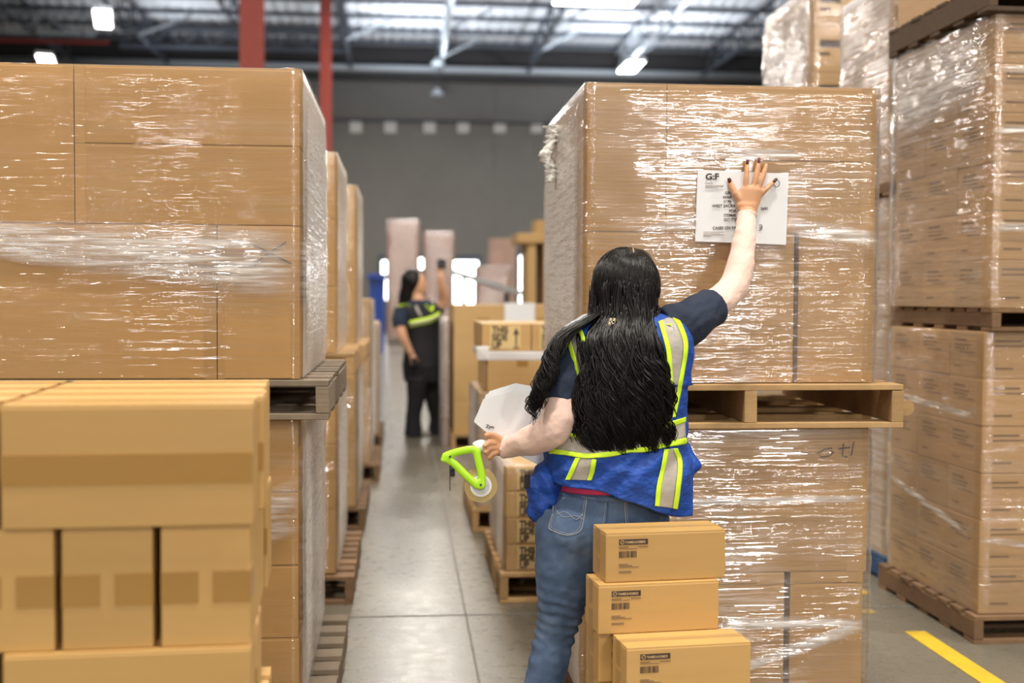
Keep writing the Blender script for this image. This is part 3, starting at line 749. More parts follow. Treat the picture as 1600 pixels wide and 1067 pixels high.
def sc(pxl, Y, top, label, ww=0.335, dd=0.135, lab=True):
    x0 = xx(pxl, Y, 850); z1_ = SZ + top * sh
    o = carton(x0, x0 + ww, Y, Y + dd, z1_ - sh, z1_, 'kraft_light', label, G, tp, tm='tape_pale', flap='x')
    c = Vector((x0, Y, 0)); o.location = Matrix.Rotation(rzs, 3, 'Z') @ (o.location - c) + c; o.rotation_euler.z = rzs
    if lab: labelled(o, ww - .003, dd - .003, sh - .001)
    return o
sc(946, YS + .0, 5, 'small labelled carton, topmost of the short stack before the woman')
sc(935, YS - .02, 4, 'small labelled carton, second from top, before the woman')
sc(980, YS - .14, 3, 'small labelled carton nearest the camera, third level at bottom edge')
sc(936, YS - .003, 3, 'small carton with side tape, below the second, behind the nearest one')
for lev in (2, 1):
    sc(976, YS - .14, lev, 'small labelled carton, level %s, under the nearest carton' % ['', 'one', 'two'][lev])
    sc(936, YS + .0, lev, 'small carton, level %s, at the back left of the short stack' % ['', 'one', 'two'][lev])
pallet(xx(925, YS) - .02, xx(925, YS) + .46, YS - .16, YS + .15, 0, 0.139, 'brownwood', 'small brown pallet under the short labelled carton stack', 0.0)

# ------------------------------------------------------------------ left row behind L1
def rowL(Y, d, zs, top, where, n_up, n_lo, seeds, xr=None, rz=0, mat_='kraft_light', xl=-1.2, up_pal='pine', lo_pal='brownwood', right=-0.22, filmm='film'):
    """two loads on top of each other; zs = (top of lower load, top of its pallet)"""
    zl, zp = zs; xr = -0.30 if xr is None else xr
    pallet(xl, right, Y - .04, Y + d + .04, 0, .13, lo_pal, 'floor pallet under the %s' % where)
    h = (zl - .135) / n_lo
    stack('brown carton', where + ', lower load', xl, xr, Y, Y + d, .135, [(h, [0, .55, 1], 2)] * n_lo, mat_, 'cartons of the ' + where, rz, side='R')
    film(xl, xr, Y, Y + d, .134, zl - .006, filmm, 'stretch film round lower load of the ' + where, seed=seeds, lip=0, step=.06, folds=[(xr - xl, .02, zl - .16, xr - xl + d * .9, .02, zl - .16, True)])
    if n_up:
        pallet(xl, right, Y - .04, Y + d + .04, zl + .002, zp - zl - .003, up_pal, 'upper pallet of the %s' % where)
        h = (top - zp) / n_up
        stack('brown carton', where + ', upper load', xl, xr, Y, Y + d, zp, [(h, [0, .55, 1], 2)] * n_up, mat_, 'cartons of the ' + where, rz, side='R')
        film(xl, xr, Y, Y + d, zp + .002, top, filmm, 'stretch film round upper load of the ' + where, seed=seeds + 1, step=.06)
Y2 = 5.62
rowL(Y2, 1.0, (zz(530, 592, Y2), zz(530, 551, Y2)), zz(515, 237, Y2), 'second left bay', 3, 3, 21, xr=xx(524, Y2))
Y3 = 7.4
rowL(Y3, 1.05, (zz(560, 565, Y3), zz(560, 538, Y3)), zz(545, 289, Y3), 'third left bay', 3, 4, 31, xr=xx(556, Y3), mat_='kraft_far')
Y4 = 9.3
rowL(Y4, 1.1, (zz(580, 467, Y4), 0), 0, 'fourth left bay', 0, 4, 41, xr=xx(578, Y4), mat_='kraft_pale', right=-.17)
rowL(11.3, 1.1, (1.16, 0), 0, 'fifth left bay', 0, 3, 51, xr=xx(590, 11.3), mat_='kraft_pale', right=-.18, filmm='film_grey')
# ------------------------------------------------------------------ right aisle side behind R1
Yb = 5.6
bx0 = xx(790, Yb, 850)
pallet(bx0 - .03, bx0 + .98, Yb - .05, Yb + 1.0, 0, .138, 'pine', 'pine floor pallet right of the aisle behind the woman')
hb = (zz(820, 850, Yb) - .14)
def siding(o, w, d, h, i, j, r):
    if j: return
    if o.get('category'):
        k = w
        MB().box(-k * .34, k * .28, -d / 2 - .001, -d / 2 + .001, h * .08, h * .92).build('printed_panel', M['label_yellow'], o)
        s = h * .34
        for n, wd in enumerate(('THIS', 'SIDE', 'UP')):
            text(wd, s, M['print'], front_mtx(-k * .30, -d / 2 - .003, h * (.66 - .28 * n)), o, 'printed_text', .002, sx=.85)
        b = MB(); b.box(k * .13, k * .25, -d / 2 - .003, -d / 2 - .001, h * .10, h * .15); b.box(k * .175, k * .205, -d / 2 - .003, -d / 2 - .001, h * .2, h * .6)
        b.prism([(k * .13, h * .6), (k * .25, h * .6), (k * .19, h * .85)], -d / 2 - .003, -d / 2 - .001); b.build('printed_arrow', M['print'], o)
stack('carton printed with upright warning', 'low stack behind the woman', bx0, bx0 + .95, Yb, Yb + .92, .14, [(hb, [0, .34, .68, 1], 1), (hb, [0, .34, .68, 1], 1), (hb, [0, .34, .68, 1], 2), (hb * .9, [0, .34, .68, 1], 2)], 'kraft_far', 'upright-marked cartons behind the woman', prints=siding)
film(bx0, bx0 + .95, Yb, Yb + .92, .141, .14 + hb * 3.9, 'film_left', 'cloudy stretch film round the low stack behind the woman', seed=61, step=.06)
Yc = 7.3
cx0 = xx(754, Yc)
pallet(cx0 - .06, cx0 + .98, Yc - .05, Yc + 1.0, 0, .138, 'pine', 'second pine floor pallet along the right of the aisle')
c3, c2, c1, c0 = zz(790, 506, Yc), zz(790, 549, Yc), zz(790, 563, Yc), zz(790, 612, Yc)
hq = (c0 - .14) / 3
stack('brown carton', 'second stack right of the aisle, low rows', cx0 - .02, cx0 + .93, Yc, Yc + .9, .14, [(hq, 2, 2)] * 3, 'kraft_far', 'cartons of the second right aisle stack')
stack('broad light carton', 'second stack right of the aisle', cx0 + .03, cx0 + .93, Yc, Yc + .9, c0, [(c1 - c0, 2, 2)], 'kraft_far', 'broad cartons of the second right aisle stack', tape=(('front', .4, .55, .8, 1),))
tag(MB().box(-.48, .46, -.46, .46, 0, c2 - c1 - .004, .008, .004).build('cardboard_sheet', M['paper'], None, (cx0 + .48, Yc + .46, c1 + .002)), 'pale padding sheet lying between cartons of the second aisle stack', 'sheet')
stack('carton printed with upright warning', 'top of the second aisle stack', cx0, cx0 + .9, Yc + .02, Yc + .88, c2 + .002, [(c3 - c2, 3, 2)], 'kraft_far', 'upright-marked cartons on the second right aisle stack', prints=siding)
film(cx0 - .02, cx0 + .93, Yc, Yc + .9, .141, c0, 'film_grey', 'cloudy stretch film round low rows of the second aisle stack', seed=63, step=.06, lip=0)
tag(MB().box(-.035, .04, -.012, .0, -.04, .04, .004, .006).build('paper_label', M['paper'], None, (cx0 - .0, Yc - .01, zz(750, 552, Yc))), 'white loose label at left edge of the second aisle stack', 'label')
Yd = 11.2
dx0 = xx(709, Yd)
pallet(dx0 - .02, dx0 + 1.12, Yd - .05, Yd + 1.0, 0, .138, 'pine', 'third pine floor pallet along the right of the aisle')
dh = (zz(780, 476, Yd) - .14) / 4
stack('large golden carton', 'third stack right of the aisle', dx0, dx0 + 1.1, Yd, Yd + .95, .14, [(dh, 2, 2), (dh, 3, 2), (dh, 2, 2), (dh, 2, 2)], 'kraft_far', 'cartons of the third right aisle stack', tape=(('front', .4, .6, .32, .6),))
tag(MB().box(-.14, .14, -.008, 0, -.10, .10).build('paper_label', M['paper'], None, (xx(812, Yd), Yd - .004, zz(812, 490, Yd))), 'white paper sheet hanging on the third aisle stack top edge', 'label')
film(dx0 - .094, dx0 - .034, Yd + .1, Yd + .95, .0, 1.2, 'film_grey', 'cloudy wrapped strip of load left of the third aisle stack', seed=71, step=.08)
stack('pinkish wrapped carton', 'narrow pile left of the third aisle stack', dx0 - .090, dx0 - .038, Yd + .11, Yd + .94, .002, [(.3, 1, 2)] * 4, 'kraft_pink', 'narrow cartons beside the third aisle stack')
# ------------------------------------------------------------------ far background loads
def far_pile(px0, px1, pyt, Y, n, nx, m, desc, where, filmm='film', low=0, d=1.0, wrap=True):
    x0, x1 = xx(px0, Y), xx(px1, Y); zt_ = zz((px0 + px1) / 2, pyt, Y)
    pallet(x0 - .02, x1 + .02, Y - .03, Y + d + .03, 0, .135, 'brownwood', 'far floor pallet under the %s' % where)
    h = (zt_ - .14) / n
    stack(desc, where, x0, x1, Y, Y + d, .14, ([(h * low, 1, 1)] if low else []) + [(h, nx, 1)] * (n - low), m, 'cartons of the ' + where)
    if wrap: film(x0, x1, Y, Y + d, .138, zt_, filmm, 'cloudy stretch film round the %s' % where, seed=int(px0), step=.12)
far_pile(605, 655, 343, 36, 8, 2, 'kraft_pink', 'far pinkish carton', 'tall far pile left of centre')
far_pile(662, 709, 361, 37, 8, 2, 'kraft_pink', 'far pinkish carton', 'second far pile at centre')
far_pile(766, 806, 372, 34, 8, 2, 'kraft_pink', 'far pale carton', 'whitish wrapped far pile', 'film_fold', low=4)
far_pile(745, 800, 415, 30, 6, 2, 'kraft_pink', 'far carton', 'low far pile behind the aisle', low=3)
far_pile(849, 885, 380, 15, 7, 1, 'kraft_far', 'far golden carton', 'far golden pile beside the right load', wrap=False, low=4)
far_pile(869, 910, 280, 13, 8, 1, 'kraft_far', 'golden carton', 'tall narrow pile peeking beside the right load', wrap=False, low=4)
zb_ = zz(860, 380, 15)
tag(MB().box(xx(808, 15), xx(885, 15), 15.0, 15.9, 0, .12, .01).build('shelf_board', M['kraft_far'], None, (0, 0, zb_ + .003)), 'long golden board lying across the far golden pile', 'board')
tag(MB().box(-.05, .05, 0, .8, 0, zb_).build('rack_upright', M['kraft_far'], None, (xx(831, 15), 15.05, 0)), 'narrow brown upright carrying the left end of the long golden board', 'post')
carton(xx(838, 15), xx(872, 15), 15.05, 15.6, zb_ + .125, zb_ + .29, 'kraft_far', 'single golden carton on top of the long golden board')
# blue bin in front of the far wall
p0, p1 = at(578, 428, 30), at(602, 462, 30)
t = tag(link('blue_bin', None, None, ((p0.x + p1.x) / 2, 30, 0)), 'dark blue bin standing far down the aisle at left', 'bin')
wb = (p1.x - p0.x) / 2
b = MB(); b.rings([[Vector((sx * k, sy * .5 * k / wb, z)) for sx, sy in ((-1, -1), (1, -1), (1, 1), (-1, 1))] for k, z in ((wb * .85, 0), (wb, p0.z - .12), (wb + .05, p0.z - .12), (wb + .05, p0.z - .04))]); b.build('body', M['blue_plastic'], t)
MB().box(-wb - .03, wb + .03, -.55, .55, p0.z - .04, p0.z, .015).build('lid', M['blue_plastic'], t)
# slanting pale board over the far loads
pa, pb = at(704, 424, 14.5), at(812, 458, 14.5)
t = tag(link('loading_ramp', None, None, tuple(pb)), 'pale slanting ramp board above cartons far down the aisle', 'ramp')
b = MB(); b.bar(Vector((0, 0, 0)), pa - pb, .5, .05); b.build('board', M['steel_white'], t)
b = MB(); b.bar(Vector((-.15, .1, -.0)), Vector((-.15, .1, -pb.z + .001)), .05, .05); b.bar((pa - pb) * .8 + Vector((0, .1, 0)), Vector(((pa - pb).x * .8, .1, -pb.z + .001)), .05, .05); b.build('support', M['steel'], t)

# ------------------------------------------------------------------ right-hand row: R3 (near edge), R2 (cloudy), R4 (far, high)
def r3print(o, w, d, h, i, j, r):
    if i == 0: printed_lines(o, 'left', w - .003, d - .003, h, ((.15, .5, .78, .82), (.15, .62, .68, .71), (.15, .55, .60, .63), (.3, .75, .52, .545), (.15, .35, .2, .23)))
    if j == 0: printed_lines(o, 'front', w - .003, d - .003, h, ((.15, .5, .78, .82), (.15, .62, .68, .71), (.15, .4, .2, .24)))
X3 = 2.37; Y3a = 4.78; d3 = .93; w3 = .95
rr = 0.1945
pallet(X3 - .03, X3 + w3 + .03, Y3a - .03, Y3a + d3 + .05, 0, .115, 'brownwood', 'brown floor pallet of the load at the right edge')
stack('tan printed carton', 'lower load at right edge', X3, X3 + w3, Y3a, Y3a + d3, .117, [(rr, [0, .34, 1], 3)] * 6, 'kraft_grey', 'printed cartons of the lower right-edge load', prints=r3print, jit=.002)
zt3 = .117 + 6 * rr
film(X3, X3 + w3, Y3a, Y3a + d3, .118, zt3 - .004, 'film_right', 'stretch film round the lower load at the right edge', seed=81, lip=0, step=.05,
     folds=[(2 * w3 + d3 + .1, .42, .46, 2 * w3 + 2 * d3 - .02, .30, .335, True), (0, .3, .33, .5, .24, .27, True), (2 * w3 + d3 + .1, .83, .86, 2 * w3 + 2 * d3, .80, .83, True)])
pallet(X3 + .02, X3 + w3 + .03, Y3a - .03, Y3a + d3 + .03, zt3 + .001, .094, 'brownwood', 'brown pallet between the two loads at the right edge')
zu3 = zt3 + .096; r3u = (zz(1568, 22, 4.78) - zu3) / 6
stack('tan printed carton', 'upper load at right edge', X3 + .01, X3 + w3, Y3a, Y3a + d3, zu3, [(r3u, [0, .34, 1], 3)] * 6, 'kraft_grey', 'printed cartons of the upper right-edge load', prints=r3print, rz=R(1.5), jit=.002)
film(X3 + .0, X3 + w3, Y3a, Y3a + d3, zu3 + .003, zu3 + 6 * r3u, 'film', 'glinting stretch film round the upper load at the right edge', seed=87, lip=0, step=.05, rz=R(1.5), amp=.008,
     folds=[(2 * w3 + d3 + .05, .78, 1.17, 2 * w3 + 2 * d3 - .02, .86, 1.17, True), (0, .7, .73, .5, .72, .76, True), (0, .95, .98, .5, .93, .97, True), (0, .3, .34, .5, .33, .36, True)])
pt = pallet(X3 - .03, X3 + w3 + .03, Y3a - .05, Y3a + d3 + .03, zu3 + 6 * r3u + .002, .13, 'shadewood', 'brown pallet with painted-in shade, on top of the load at the right edge')
carton(X3, X3 + w3, Y3a, Y3a + d3, zu3 + 6 * r3u + .137, zu3 + 6 * r3u + .5, 'kraft_grey', 'carton on the topmost pallet at the top right corner')
X2, Y2a, d2 = 2.42, 5.86, .72
pallet(X2 - .02, X2 + .95, Y2a - .02, Y2a + d2, 0, .12, 'bluewood', 'blue painted floor pallet beside the yellow line')
zl2 = zz(1390, 305, 5.86)
def bigprint(o, w, d, h, i, j, r):
    if j == 0 and r == 1: text('home', .09, M['print'], front_mtx(-w / 2 + .02, -d / 2 - .003, h * .55), o, 'printed_text', .003)
    if i == 0 and r == 2: printed_lines(o, 'left', w - .003, d - .003, h, ((.7, .8, .3, .34), (.7, .8, .38, .46), (.7, .8, .5, .56)))
stack('greyish carton', 'cloudy lower load behind right edge', X2, X2 + .9, Y2a, Y2a + d2, .122, [((zl2 - .125) / 3, 1, 1)] * 3, 'kraft_grey', 'cartons of the cloudy lower load', prints=bigprint)
film(X2, X2 + .9, Y2a, Y2a + d2, .123, zl2 - .005, 'film_grey', 'cloudy stretch film round the load on the blue pallet', seed=91, lip=0, step=.06)
zl2b = zz(1390, 283, 5.86)
pallet(X2 - .02, X2 + .95, Y2a - .02, Y2a + d2, zl2, zl2b - zl2, 'brownwood', 'brown pallet inside the cloudy wrapped column')
stack('greyish carton', 'cloudy upper load behind right edge', X2, X2 + .9, Y2a, Y2a + d2, zl2b + .001, [(.34, 1, 1)] * 3, 'kraft_grey', 'cartons of the cloudy upper load')
film(X2, X2 + .9, Y2a, Y2a + d2, zl2b + .003, zl2b + 1.02, 'film_grey', 'cloudy stretch film round the tall upper load behind right edge', seed=93, step=.06)
def r4print(o, w, d, h, i, j, r):
    if j == 0: printed_lines(o, 'front', w - .003, d - .003, h, ((.1, .5, .55, .72), (.1, .3, .38, .44)), 'print')
    if i == 0: printed_lines(o, 'left', w - .003, d - .003, h, ((.1, .4, .5, .6),))
X4, Y4a = 2.42, 7.05
pallet(X4 - .03, X4 + 1.0, Y4a - .03, Y4a + 1.0, 0, .13, 'brownwood', 'floor pallet under the tall far right stack')
stack('pale printed carton', 'tall stack at upper right', X4, X4 + .96, Y4a, Y4a + .96, .132, [(.262 * 4, 1, 1)] * 2 + [(.262, 3, 3)] * 4, 'kraft_pale', 'printed cartons of the tall upper right stack', prints=r4print)
film(X4, X4 + .96, Y4a, Y4a + .96, .134, .132 + .262 * 12, 'film', 'glossy stretch film round the tall upper right stack', seed=97, step=.06, amp=.01,
     folds=[(2.9, 1.9, 3.1, 3.8, 1.9, 3.1, True), (.05, 1.95, 2.2, .5, 1.95, 2.15, True)])
# ================================================================== PEOPLE
def cat_rows(rows, n):
    """smooth (Catmull-Rom) resampling of rows of numbers"""
    A = np.array(rows, float); m = len(A); out = []
    t = np.linspace(0, m - 1, n)
    for u in t:
        i = min(int(u), m - 2); f = u - i
        p0, p1, p2, p3 = A[max(i - 1, 0)], A[i], A[i + 1], A[min(i + 2, m - 1)]
        out.append(0.5 * ((2 * p1) + (-p0 + p2) * f + (2 * p0 - 5 * p1 + 4 * p2 - p3) * f * f + (-p0 + 3 * p1 - 3 * p2 + p3) * f ** 3))
    return out
def rm(px, Y): return px * Y / FPX
def ring_pts(xc, py, Y, hw, b, n=40, e=1.0, a0=0, a1=2 * math.pi, closed=True):
    c = at(xc, py, Y); a = rm(hw, Y); pts = []
    m = n if closed else n + 1
    for k in range(m):
        t = a0 + (a1 - a0) * k / n
        sx, cy = math.sin(t), math.cos(t)
        pts.append(Vector((c.x + a * math.copysign(abs(sx) ** e, sx), c.y - b * math.copysign(abs(cy) ** e, cy), c.z)))
    return pts
def loft(mb, rows, n=40, dense=None, e=1.0):
    """rows: (px_left, px_right, py, Y, depth)"""
    if dense: rows = cat_rows(rows, dense)
    return mb.rings([ring_pts((l + r) / 2, py, Y, (r - l) / 2, b, n, e) for l, r, py, Y, b in rows])
def limb(mb, joints, n=24, dense=None, flat=1.0):
    """joints: (px, py, Y, radius m)"""
    J = cat_rows(joints, dense) if dense else joints
    return mb.tube([at(j[0], j[1], j[2]) for j in J], [j[3] for j in J], n, flat)
def blob(mb, c, rx, ry, rz, n=20, rot=None):
    c = Vector(c); rs = []
    for i in range(1, 12):
        ph = math.pi * i / 12
        ring = [Vector((rx * math.sin(ph) * math.cos(2 * math.pi * k / n), ry * math.sin(ph) * math.sin(2 * math.pi * k / n), rz * math.cos(ph))) for k in range(n)]
        rs.append([c + (rot @ p if rot else p) for p in ring])
    return mb.rings(rs)
def fused(mb, name, mats, voxel, smooth_it=6, parent=None, disp=None, factor=0.6):
    me = mb.mesh(name, mats); o = bpy.data.objects.new(name, me); col.objects.link(o)
    r = o.modifiers.new('r', 'REMESH'); r.mode = 'VOXEL'; r.voxel_size = voxel; r.use_smooth_shade = True
    s = o.modifiers.new('s', 'SMOOTH'); s.iterations = smooth_it; s.factor = factor
    bpy.context.view_layer.update()
    me2 = bpy.data.meshes.new_from_object(o.evaluated_get(bpy.context.evaluated_depsgraph_get()))
    bpy.data.objects.remove(o); bpy.data.meshes.remove(me); me2.name = name
    if not me2.materials:
        for m in (mats if isinstance(mats, (list, tuple)) else [mats]): me2.materials.append(m)
    if disp:
        n = len(me2.vertices); co = np.empty(n * 3); no = np.empty(n * 3); me2.vertices.foreach_get('co', co); me2.vertices.foreach_get('normal', no)
        co = co.reshape(-1, 3); no = no.reshape(-1, 3)
        d = np.array([disp(Vector(p)) for p in co]); co += no * d[:, None]; me2.vertices.foreach_set('co', co.ravel()); me2.update()
    me2.polygons.foreach_set('use_smooth', [True] * len(me2.polygons))
    return link(name, me2, parent)
def cloth(name, c, rough=0.85, fine=400, fs=0.25, folds=0.0, sheen=0.0, var=0.12):
    m, nt, b = newmat(name)
    f = noise(nt, mapped(nt, (1, 1, 1)), 9, 4)
    nt.links.new(mixc(nt, f, [x * (1 - var) for x in c], [min(1, x * (1 + var)) for x in c]), b.inputs['Base Color'])
    b.inputs['Roughness'].default_value = rough; b.inputs['Sheen Weight'].default_value = sheen
    g = noise(nt, mapped(nt, (1, 1, 1)), fine, 2); b1 = bump(nt, b, g, fs, 0.001)
    if folds:
        h = noise(nt, mapped(nt, (1, 1, 1.6), rot=(0.3, 0.5, 0.2)), 13, 3, 0.5)
        b2 = N(nt, 'ShaderNodeBump'); b2.inputs['Strength'].default_value = folds; b2.inputs['Distance'].default_value = 0.02
        nt.links.new(h, b2.inputs['Height']); nt.links.new(b2.outputs[0], b1.inputs['Normal'])
    return m
def skin_mat(name, c):
    m, nt, b = newmat(name)
    f = noise(nt, mapped(nt, (1, 1, 1)), 30, 4)
    nt.links.new(mixc(nt, f, [x * .9 for x in c], [min(1, x * 1.1) for x in c]), b.inputs['Base Color'])
    b.inputs['Roughness'].default_value = 0.5; b.inputs['Subsurface Weight'].default_value = 0.12; b.inputs['Subsurface Radius'].default_value = (0.02, 0.008, 0.004)
    bump(nt, b, noise(nt, mapped(nt, (1, 1, 1)), 160, 3), 0.12, 0.001); return m
def denim():
    m, nt, b = newmat('faded blue denim')
    f = noise(nt, mapped(nt, (1, 1, 1)), 7, 5, 0.6); g = noise(nt, mapped(nt, (260, 260, 60)), 3, 2)
    c = ramp(nt, f, [(0.3, (0.040, 0.072, 0.145)), (0.5, (0.080, 0.130, 0.23)), (0.72, (0.17, 0.235, 0.35))])
    c = mixc(nt, g, mixc(nt, 1, c, (0.72, 0.74, 0.78), 'MULTIPLY'), c); nt.links.new(c, b.inputs['Base Color'])
    b.inputs['Roughness'].default_value = 0.85; bump(nt, b, g, 0.4, 0.001); return m
def hair_mat():
    m, nt, b = newmat('black hair')
    b.inputs['Base Color'].default_value = (0.004, 0.0032, 0.0035, 1); b.inputs['Roughness'].default_value = 0.3; b.inputs['Specular IOR Level'].default_value = 0.24
    return m
SK = skin_mat('tan skin', (0.58, 0.31, 0.17)); SK2 = skin_mat('light skin', (0.60, 0.34, 0.21))
HAIR = hair_mat(); DEN = denim()
NAVY = cloth('navy jersey', (0.009, 0.018, 0.042), folds=0.5); PINK = cloth('pale pink knit', (0.74, 0.53, 0.46), folds=0.35, sheen=0.1, var=.04)
BLUE = cloth('royal blue vest cloth', (0.004, 0.055, 0.33), 0.65, 900, 0.15, folds=1.0, sheen=0.0); LIME = simple('lime trim', (0.62, 0.92, 0.03), 0.6)
GREYR = cloth('silver reflective tape', (0.40, 0.37, 0.33), 0.45, 700, 0.2, folds=0.3, sheen=0, var=.05)
BLACKC = cloth('black cloth', (0.012, 0.012, 0.016), folds=0.4); NAIL = simple('dark red nail varnish', (0.06, 0.004, 0.01), 0.15)
STITCH = simple('pale blue stitching', (0.24, 0.26, 0.30), 0.7)
Yw = 3.43
W = tag(link('person', None, None, (at(930, 800, Yw).x, Yw, 0)), 'woman in blue hi-vis vest and jeans, back turned, pressing a sheet on the load', 'person')
def pw(o):
    o.parent = W; o.location = o.location - W.location; return o
# ---- torso profile shared by shirt, vest and stripes: px_left, px_right, py, Y, depth
TORSO = [(950, 1012, 488, 3.45, .055), (918, 1060, 500, 3.44, .075), (892, 1074, 520, 3.43, .095), (882, 1080, 545, 3.43, .11), (882, 1077, 580, 3.43, .115), (886, 1070, 620, 3.43, .115),
         (882, 1066, 660, 3.43, .115), (872, 1062, 700, 3.43, .12), (862, 1058, 740, 3.43, .125), (856, 1050, 780, 3.43, .13)]
TD = cat_rows(TORSO, 120); TDa = np.array(TD)
def torso_at(py, grow=0.0):
    l, r, Y, b = [np.interp(py, TDa[:, 2], TDa[:, k]) for k in (0, 1, 3, 4)]
    return (l + r) / 2, (r - l) / 2 + grow / rm(1, Y), Y, b + grow
def wr(p, k=1.0):
    """cloth wrinkles"""
    return k * (0.006 * mnoise.noise(Vector((p.x * 9, p.y * 9, p.z * 22 + p.x * 14))) + 0.003 * mnoise.noise(Vector((p.x * 26 + 5, p.y * 20, p.z * 50 - p.x * 30))))
# ---- body
b = MB()
loft(b, [(l + 9, r - 9, y, Y, d - .016) for l, r, y, Y, d in TORSO] + [(858, 1036, 820, 3.43, .12), (880, 1010, 860, 3.43, .09)], dense=40)
hc = at(978, 450, 3.47)
blob(b, hc, .079, .094, .108, 28)
blob(b, hc + Vector((.018, .035, -.055)), .055, .062, .062, 20)          # jaw, face turned up and to the right
limb(b, [(975, 520, 3.44, .058), (978, 495, 3.45, .052), (980, 460, 3.46, .055)])
blob(b, hc + Vector((.045, .088, -.012)), .012, .018, .024)              # nose
blob(b, hc + Vector((.035, .086, -.052)), .022, .010, .008)              # lips
for sx in (.018, .062): blob(b, hc + Vector((sx, .078 - sx * .3, .012)), .014, .008, .010)
ear = at(1024, 476, 3.462); blob(b, ear + Vector((-.004, 0, .004)), .009, .018, .028)
# right arm, reaching up; left arm, bent at the elbow
RA = [(1040, 512, 3.44, .050), (1072, 505, 3.45, .048), (1106, 483, 3.53, .042), (1144, 450, 3.62, .040), (1157, 412, 3.66, .037), (1163, 372, 3.70, .030), (1167, 342, 3.735, .0235), (1168, 328, 3.75, .024)]
LA = [(915, 540, 3.43, .050), (893, 560, 3.42, .048), (880, 610, 3.38, .044), (870, 662, 3.34, .043), (850, 680, 3.36, .042), (820, 691, 3.41, .034), (797, 699, 3.45, .0255), (786, 698, 3.465, .026)]
limb(b, RA, dense=30); limb(b, LA, dense=30)
# right hand: palm flat on the sheet (plane Y ~ 3.77)
PAPY = YR - 0.014
HY = PAPY - 0.011
def palm(mb, quad, Y, th):
    (ax, ay), (bx, by), (cx_, cy_), (dx, dy) = quad
    rows = []
    for t in np.linspace(0, 1, 9):
        l = ax + (dx - ax) * t, ay + (dy - ay) * t; r = bx + (cx_ - bx) * t, by + (cy_ - by) * t
        L_, R_ = at(l[0], l[1], Y - .0 + .0), at(r[0], r[1], Y)
        c = (L_ + R_) / 2; u = (R_ - L_) / 2
        rows.append([c + u * math.cos(a) + Vector((0, th, 0)) * math.sin(a) for a in [2 * math.pi * k / 20 for k in range(20)]])
    mb.rings(rows)
palm(b, ((1155, 338), (1182, 336), (1186, 318), (1149, 318)), HY - .004, .017)
palm(b, ((1149, 322), (1187, 320), (1194, 297), (1157, 293)), HY - .003, .015)
palm(b, ((1157, 298), (1194, 302), (1190, 293), (1162, 289)), HY - .003, .012)
FING = {'index': [(1165, 296), (1166, 280), (1167, 266), (1168, 253)], 'middle': [(1177, 294), (1181, 277), (1184, 263), (1186, 251)],
        'ring': [(1185, 296), (1190, 281), (1194, 269), (1197, 258)], 'little': [(1190, 303), (1198, 295), (1204, 289), (1211, 282)],
        'thumb': [(1155, 312), (1148, 302), (1144, 293), (1140, 282)]}
for k, f in FING.items():
    r0 = {'thumb': .0104, 'little': .0077, 'index': .0088, 'middle': .0090, 'ring': .0085}[k]
    dy = [-.003, -.006, -.003, .001]
    b.tube([at(x, y, HY + dy[i]) for i, (x, y) in enumerate(f)], [r0 * 1.12, r0 * 1.05, r0, r0 * .8], 12)
    blob(b, at(f[-1][0], f[-1][1], HY + .001), r0 * .8, r0 * .8, r0 * .85, 10)
    blob(b, at(f[1][0], f[1][1], HY - .007), r0 * 1.08, r0 * .9, r0 * 1.1, 10)
# left hand, closed round the handle of the tape gun
palm(b, ((790, 686), (792, 713), (770, 712), (768, 685)), 3.462, .020)
LF = [[(774, 686, 3.45), (764, 682, 3.435), (757, 682, 3.42), (753, 688, 3.415)],
      [(774, 693, 3.447), (763, 692, 3.428), (757, 696, 3.418), (759, 702, 3.43)],
      [(775, 700, 3.447), (764, 701, 3.428), (758, 706, 3.42), (762, 711, 3.432)],
      [(777, 707, 3.447), (767, 710, 3.432), (763, 714, 3.428), (767, 717, 3.438)]]
for f in LF[1:]: b.tube([at(*p) for p in f], [.0086, .0085, .008, .0068], 12)
b.tube([at(786, 690, 3.46), at(773, 682, 3.45), at(764, 679, 3.44), at(757, 681, 3.432)], [.0125, .011, .0098, .0075], 12)      # thumb on top
b.tube([at(776, 690, 3.47), at(764, 690, 3.475), at(757, 694, 3.47), at(756, 700, 3.46)], [.0085, .008, .0078, .0065], 12)    # forefinger, far side
# legs and feet
LL = [(893, 800, 3.42, .088), (886, 850, 3.41, .086), (880, 910, 3.41, .070), (876, 955, 3.42, .058), (867, 990, 3.43, .050), (856, 1040, 3.43, .050), (846, 1090, 3.43, .047), (833, 1160, 3.42, .037), (826, 1215, 3.42, .033)]
RL = [(992, 800, 3.44, .088), (1000, 860, 3.45, .084), (1006, 920, 3.46, .068), (1008, 980, 3.47, .054), (1008, 1050, 3.46, .050), (1008, 1110, 3.45, .046), (1007, 1170, 3.43, .036), (1006, 1215, 3.42, .033)]
limb(b, LL, dense=30); limb(b, RL, dense=30)
for px, Y in ((826, 3.42), (1006, 3.42)):
    a = at(px, 1225, Y)
    b.tube([Vector((a.x, a.y - .05, .05)), Vector((a.x, a.y + .02, .052)), Vector((a.x, a.y + .10, .038)), Vector((a.x, a.y + .16, .03))], [.034, .036, .034, .026], 16)
body = fused(b, 'body', SK, 0.0036, 4); pw(body)
